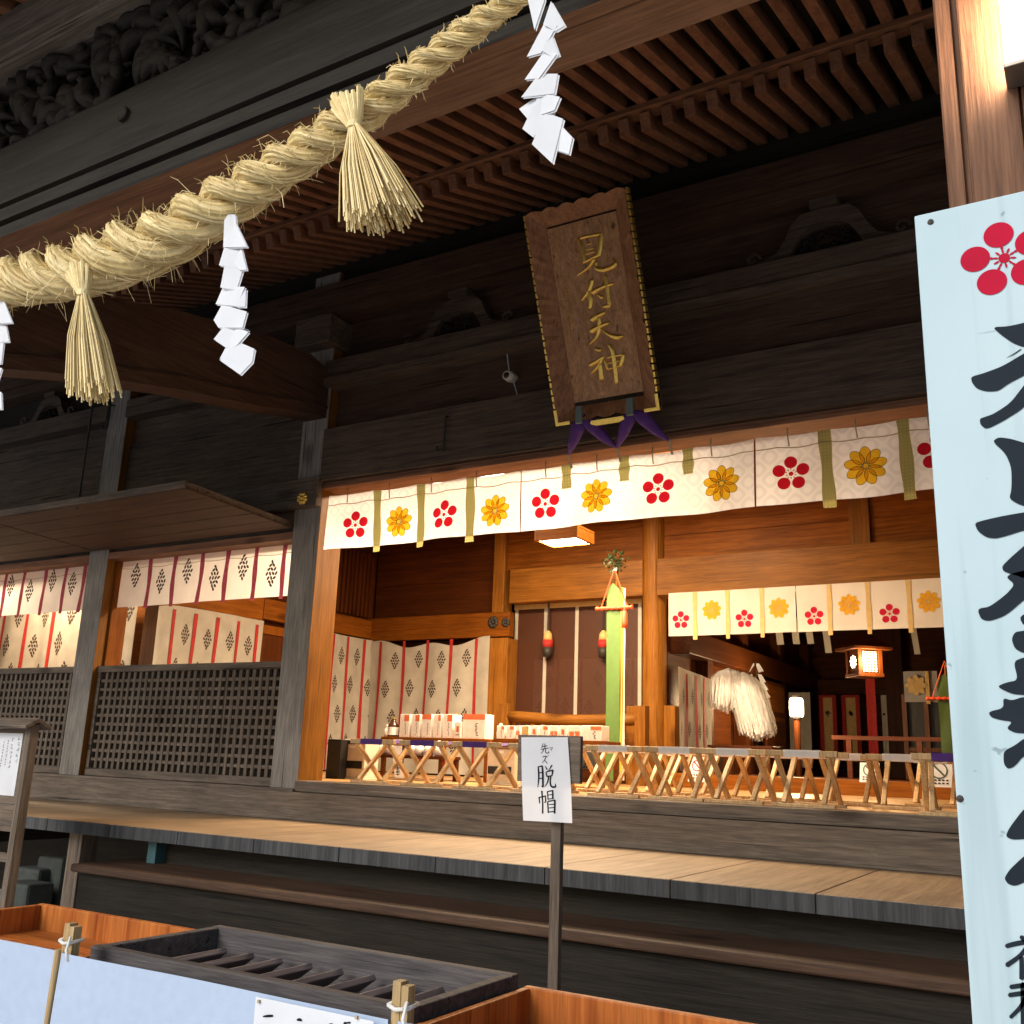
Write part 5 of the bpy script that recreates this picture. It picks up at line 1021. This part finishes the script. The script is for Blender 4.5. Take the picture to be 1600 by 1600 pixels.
# ------------------------------------------------------------------ the inner room
yc0, yc1 = PX(1056,1042,-4.0).y, PX(1110,1062,-4.0).y
long_curtain((-3.98, yc0), (-3.98, yc1), lambda u: 1.03-.05*u, -.06, 4, 'narrow cream ribbon curtain just inside the inner room, right of the round column', 1.9, amp=.015, rw=.05, mh=.16, freq=9)
def paper_wand():
    Y = 10.85; c = P(1140, 1047, Y); k = c.dot(F_)/FOC; t = thing('paper_wand', (c.x, Y, -.09), 'large bushy purification wand of white paper strips on a dark stand in the inner room', 'ritual wand')
    mb = MB(); rd = random.Random(11)
    for cx, cy, rx, ln, n_, lean in ((1138,1048,29,66,1000,-.02),(1161,1054,29,100,1300,.15)):
        h_ = P(cx, cy, Y)
        for i in range(n_):
            a = rd.uniform(0, 6.28); r = rd.random()**.55*rx*k; L_ = ln*k*rd.uniform(.82, 1.03)-r*.35; w_ = .007; sd_ = Vector((math.cos(a+1.57), math.sin(a+1.57), 0))*w_; q0 = h_+Vector((0, 0, rd.uniform(-.01,.03))); pts = []
            for j in range(6):
                f = j/5; out = min(1, f*2.2)**.6; pts.append(q0+Vector((math.cos(a)*r*out+lean*f**1.5+rd.uniform(-.008,.008), math.sin(a)*r*out*.8, -L_*f**1.35+.015*math.sin(f*3.1)*(1-r))))
            b0 = len(mb.v)
            for q in pts: mb.v += [q-sd_, q+sd_]
            for q in range(5): mb.f.append([b0+2*q, b0+2*q+1, b0+2*q+3, b0+2*q+2]); mb.m.append(0)
    mb.build('paper_strips', M['white'], t); b = P(1145,1165,Y)
    MB().tube([(c.x+.02, Y, -.09), (c.x+.02, Y, c.z-.1)], .018, 8).build('wand_pole', M['dimZ'], t); MB().box(c.x-.22, c.x+.5, Y-.15, Y+.15, b.z-.03, b.z).box(c.x-.18, c.x-.13, Y-.12, Y+.12, -.09, b.z-.03).box(c.x+.42, c.x+.47, Y-.12, Y+.12, -.09, b.z-.03).build('stand', M['dimX'], t, .004)
paper_wand()
def gohei(px, py0, py1, Y, wpx, label):
    a, b = P(px, py0, Y), P(px, py1, Y); k = a.dot(F_)/FOC; w_ = wpx*k; t = thing('paper_gohei', (a.x, Y, b.z-.15), label, 'ritual wand', 'zigzag paper wands in the inner room'); MB().tube([(a.x, Y, -.09), (a.x, Y, a.z)], .012, 8).build('rod', M['dimZ'], t)
    pp = MB(); h = a.z-b.z
    for sx in (-1, 1):
        for q in range(4):
            z1 = a.z-h*.22*q-.04*(q > 0); xo = a.x+sx*w_*(.12+.14*q)
            pts = [(xo-w_*.12*(sx > 0), Y-.012*q, z1), (xo+w_*.12+0*sx, Y-.012*q, z1-h*.02), (xo+sx*w_*.30+w_*.1, Y-.012*q-.01, z1-h*.24), (xo+sx*w_*.18-w_*.1, Y-.012*q-.01, z1-h*.28)]; pp.slab(pts, (0,.003,0))
    pp.build('folded_paper', M['paper'], t)
gohei(1180, 1036, 1090, 11.3, 26, 'larger white zigzag paper wand rising behind the bushy paper wand'); gohei(1193, 1120, 1146, 11.2, 14, 'small white zigzag paper wand right of the bushy paper wand')
sd_ = bx('sliding_door', 'dimY', -4.0, -3.96, PX(1192,1080,-4.0).y, PX(1222,1080,-4.0).y, .1, 1.15); bx('door_frame', 'inY', -3.958, -3.945, PX(1194,1080,-4.0).y, PX(1220,1080,-4.0).y, .62, .67, parent=sd_); bx('door_panel', 'inY', -3.958, -3.95, PX(1194,1080,-4.0).y, PX(1220,1080,-4.0).y, .75, 1.1, parent=sd_)
def white_lantern():
    Y = 12.6; a, b = P(1244, 1091, Y), P(1244, 1120, Y); k = a.dot(F_)/FOC; t = thing('paper_lantern', (a.x, Y, -.09), 'glowing white cylindrical paper lantern on a dark pole in the inner room', 'lantern'); h = a.z-b.z; r = 10.5*k
    MB().lathe((a.x,Y,b.z), [(r*.85,0),(r,h*.12),(r*1.03,h*.5),(r,h*.88),(r*.85,h)], 20).build('paper_shade', glow('lantern_paper', (1,.86,.62), 6), t, smooth=True); MB().lathe((a.x,Y,b.z-.03), [(r*.7,0),(r*.86,.028)], 16).build('base_ring', M['iron'], t); MB().tube([(a.x,Y,-.09),(a.x,Y,b.z-.03)], .04, 10).build('pole', M['dimZ'], t); MB().lathe((a.x,Y,a.z), [(r*.86,.002),(r*.7,.03)], 16).build('top_ring', M['iron'], t)
    l = bpy.data.lights.new('lantern_light', 'POINT'); l.energy = 80; l.color = (1,.68,.36); l.shadow_soft_size = .16; o = bpy.data.objects.new('lantern_light', l); C.collection.objects.link(o); o.parent = t; o.location = W((a.x, Y-.2, b.z+h*.5))-ORG[t.name]
white_lantern()
def square_lantern():
    Y = 12.0; a = P(1349, 1020, Y); k = a.dot(F_)/FOC; cx, cz = P(1350,1035,Y).x, P(1350,1035,Y).z; t = thing('square_lantern', (cx, Y, cz+.4), 'dark roofed square lantern with a glowing flower cut-out and lattice window', 'lantern')
    hw, h = 18*k, 36*k; rot = Matrix.Rotation(math.radians(-50), 3, 'Z'); c0 = Vector((cx, Y, cz))
    def R3(x, y, z): return c0+rot @ Vector((x, y, z))
    fr = MB()
    def rbox(x0, x1, y0, y1, z0, z1, mb, m=0):
        b = MB().box(x0, x1, y0, y1, z0, z1); mb.add([R3(*v) for v in b.v], b.f, m)
    s_ = hw*.95
    for sx in (-1, 1):
        for sy in (-1, 1): rbox(sx*s_-.022, sx*s_+.022, sy*s_-.022, sy*s_+.022, -h/2, h/2, fr)
    rbox(-s_-.03, s_+.03, -s_-.03, s_+.03, -h/2-.04, -h/2, fr); rbox(-s_-.03, s_+.03, -s_-.03, s_+.03, h/2, h/2+.03, fr)
    rbox(-s_, s_, s_-.01, s_+.01, -h/2, h/2, fr); rbox(-s_-.01, -s_+.01, -s_, s_, -h/2, h/2, fr)
    fr.build('frame', M['dimZ'], t, .003); ro = MB(); e = hw*1.75
    ro.add([R3(-e,-e,h/2+.03),R3(e,-e,h/2+.03),R3(e,e,h/2+.03),R3(-e,e,h/2+.03),R3(0,0,h/2+.26),R3(-e,-e,h/2+.0),R3(e,-e,h/2+.0),R3(e,e,h/2+.0),R3(-e,e,h/2+.0)], [(0,1,4),(1,2,4),(2,3,4),(3,0,4),(0,5,6,1),(1,6,7,2),(2,7,8,3),(3,8,5,0),(5,8,7,6)]); ro.build('roof', M['dimX'], t)
    gl = MB(); rbox(s_-.012, s_-.004, -s_+.03, s_-.03, -h/2+.02, h/2-.02, gl); gl.build('lit_pane', glow('lantern_pane', (1,.72,.34), 5), t)
    lt = MB()
    for i in range(1, 7): y = -s_+2*s_*i/7; rbox(s_+.0, s_+.008, y-.005, y+.005, -h/2, h/2, lt)
    for i in range(1, 8): z = -h/2+h*i/8; rbox(s_+.0, s_+.008, -s_, s_, z-.005, z+.005, lt)
    lt.build('lattice', M['dimZ'], t)
    fl_ = MB(); pn = MB(); rbox(-s_+.02, s_-.02, -s_-.004, -s_+.004, -h/2+.0, h/2-.0, pn); pn.build('front_panel', M['dimX'], t)
    for q in range(9):
        an = math.pi/2+q*2*math.pi/9; r = hw*.58; cxx, czz = math.cos(an)*r*.58, math.sin(an)*r*.58; vs = [R3(cxx, -s_-.007, czz)]
        for j in range(12): g_ = 2*math.pi*j/12; a_, b_ = r*.42*math.cos(g_), r*.21*math.sin(g_); vs.append(R3(cxx+a_*math.cos(an)-b_*math.sin(an), -s_-.007, czz+a_*math.sin(an)+b_*math.cos(an)))
        fl_.add(vs, [(0, 1+j, 1+(j+1) % 12) for j in range(12)])
    fl_.build('flower_cutout', glow('lantern_flower', (1,.80,.48), 4), t)
    MB().tube([R3(0,0,h/2+.25), R3(0,0,h/2+.9)], .012, 6).build('chain', M['iron'], t)
    l = bpy.data.lights.new('lantern_light', 'POINT'); l.energy = 34; l.color = (1,.62,.28); l.shadow_soft_size = .12; o = bpy.data.objects.new('lantern_light', l); C.collection.objects.link(o); o.parent = t; o.location = R3(s_+.12,-.05,0)*S+Vector((0,0,EYE))-ORG[t.name]
square_lantern()
def hanging(px0, px1, py0, py1, Y, mats, label, name, cat, mark=True, group=None, border=None):
    a, b = P(px0, py0, Y), P(px1, py1, Y); t = thing(name, ((a.x+b.x)/2, Y, a.z), label, cat, group); w_ = b.x-a.x
    MB().grid(lambda u, v: (a.x+w_*u, Y-.012*math.sin(u*7+px0)*v, a.z+(b.z-a.z)*v), 12, 12).build('cloth', M[mats[0]], t, smooth=True)
    if border:
        bb = MB(); bb.box(a.x-.03, a.x+.03, Y-.03, Y-.022, b.z, a.z).box(b.x-.03, b.x+.03, Y-.03, Y-.022, b.z, a.z).box(a.x+.031, b.x-.031, Y-.03, Y-.022, a.z-.04, a.z); bb.build('border', M[border], t)
    if mark:
        mk = MB(); rd = random.Random(int(px0)); cz = a.z-(a.z-b.z)*.27; r = w_*.22
        for q in range(10): an = rd.uniform(0, 6.28); d = rd.uniform(0, r); l = r*rd.uniform(.5, 1); brush(mk, [(math.cos(an)*d-l/2*math.cos(q), math.sin(an)*d-l/2*math.sin(q), .014), (math.cos(an)*d+l/2*math.cos(q), math.sin(an)*d+l/2*math.sin(q), .02)], lambda x, y, l_: Vector(((a.x+b.x)/2+x, Y-.035, cz+y)))
        mk.build('ink_mark', M['motif'], t)
    return t
hanging(1283, 1308, 1086, 1190, 15.4, ['tape'], 'tan hanging scroll with red borders, left of the pair in the inner room', 'hanging_scroll', 'scroll', True, 'tan scrolls in the inner room', 'scarlet')
hanging(1318, 1345, 1086, 1190, 15.4, ['tape'], 'tan hanging scroll with red borders, right of the pair, beside the red banner', 'hanging_scroll', 'scroll', True, 'tan scrolls in the inner room', 'scarlet')
hanging(1352, 1374, 1059, 1195, 14.2, ['scarlet'], 'dark red brocade banner hanging just below the square lantern', 'red_banner', 'banner', False); hanging(1376, 1391, 1086, 1200, 15.0, ['linen'], 'narrow grey banner with a dark crest, right of the red banner', 'grey_banner', 'banner')
hanging(1232, 1270, 1082, 1200, 14.8, ['linen'], 'dim pale curtain behind the white paper lantern', 'pale_curtain', 'curtain', False)
t = hanging(1411, 1467, 1049, 1097, 14.0, ['linenw'], 'small dim white curtain with one yellow flower crest, in the inner room', 'small_curtain', 'curtain', False); cl = Cloth((0,13.97),(1,13.97),1,0,0,1,0); q = P(1431, 1071, 13.96)
cl = Cloth((q.x-.5, 13.955), (q.x+.5, 13.955), q.z+.5, q.z-.5, 0, 1, 0); mum_mesh(cl, .5, q.z, .135, 8).build('flower_crest', [M['tape'], M['ochre']], t); x = P(1449,1071,13.97).x; MB().box(x-.025, x+.025, 13.962, 13.967, P(1449,1100,13.97).z, P(1449,1049,13.97).z).build('hanging_band', M['tape'], t)
wd = bx('dark_window', wood('dark_panel_wood', (.012,.012,.012), (.03,.028,.025), 'Z', .4), P(1413,1100,14.3).x, P(1475,1100,14.3).x, 14.3, 14.35, P(1440,1172,14.3).z, P(1440,1060,14.3).z)
wb = MB()
for px in (1413, 1447, 1475): x = P(px,1100,14.25).x; wb.box(x-.03, x+.03, 14.22, 14.29, -.09, P(1440,1085,14.25).z)
wb.box(P(1413,1100,14.25).x, P(1475,1100,14.25).x, 14.23, 14.28, P(1440,1175,14.25).z, P(1440,1168,14.25).z); part('window_bar', wb, wood('reddish_bar_wood', (.14,.05,.025), (.28,.11,.05), 'Z', .5), .003, wd)
for i, (px, py, lab) in enumerate(((1215,985,'hanging paper slip nearest the inner wall, under the inner crested curtain'),(1240,984,'hanging paper slip second from the inner wall, under the inner crested curtain'),(1262,984,'hanging paper slip left of the square lantern roof'),(1290,998,'broad hanging paper slip just above the square lantern'),(1428,1000,'dim hanging paper slip right of the square lantern'))):
    a, b = P(px-6, py-20, 13.2+.1*i), P(px+6, py+22, 13.2+.1*i); o = MB(); o.grid(lambda u, v: (a.x+(b.x-a.x)*u+.03*v, 13.2+.1*i+.02*v, a.z+(b.z-a.z)*v), 3, 6); tag(o.build('paper_slip', M['linen']), lab, 'paper slip', 'paper slips hanging in the inner room')
# posters leaning on the floor
def poster(px0, px1, py0, py1, Y, ring, label):
    a, b = P(px0, py1, Y), P(px1, py0, Y); t = thing('floor_poster', ((a.x+b.x)/2, Y+.05, a.z), label, 'poster'); w_, h = b.x-a.x, b.z-a.z
    MB().slab([(a.x,Y,a.z),(b.x,Y,a.z),(b.x,Y+.06,b.z),(a.x,Y+.06,b.z)], (0,.008,0)).build('sheet', M['paper'], t); cx, cz = (a.x+b.x)/2, a.z+h*.64
    f = lambda x, z: Vector((x, Y+.06*(z-a.z)/h-.003, z)); rg = MB(); n = 26; r = w_*.33
    for k in range(n): g0, g1 = 2*math.pi*k/n, 2*math.pi*(k+1)/n; rg.add([f(cx+math.cos(g0)*r*.84, cz+math.sin(g0)*r*.84), f(cx+math.cos(g0)*r, cz+math.sin(g0)*r), f(cx+math.cos(g1)*r, cz+math.sin(g1)*r), f(cx+math.cos(g1)*r*.84, cz+math.sin(g1)*r*.84)], [(0,1,2,3)])
    rg.add([f(cx-r*.65, cz+r*.5), f(cx-r*.5, cz+r*.65), f(cx+r*.65, cz-r*.5), f(cx+r*.5, cz-r*.65)], [(0,1,2,3)]); rg.build('ring', M[ring], t); tx = MB(); rd = random.Random(int(px0))
    for row in range(2):
        for c_ in range(5): x, z = a.x+w_*(.16+.15*c_), a.z+h*(.24-.12*row); tx.add([f(x, z), f(x+w_*.09, z), f(x+w_*.09, z+h*.055), f(x, z+h*.055)], [(0,1,2,3)])
    tx.build('printed_lines', M['ink'], t)
poster(1075, 1100, 1182, 1221, 9.6, 'signred', 'white floor poster with a red ring sign, at the foot of the round column'); poster(1343, 1372, 1192, 1222, 9.4, 'leafg', 'white floor poster with green ring, behind the middle white stool'); poster(1447, 1486, 1190, 1229, 8.6, 'leafg', 'white floor poster with green ring, behind the lone purple stool')
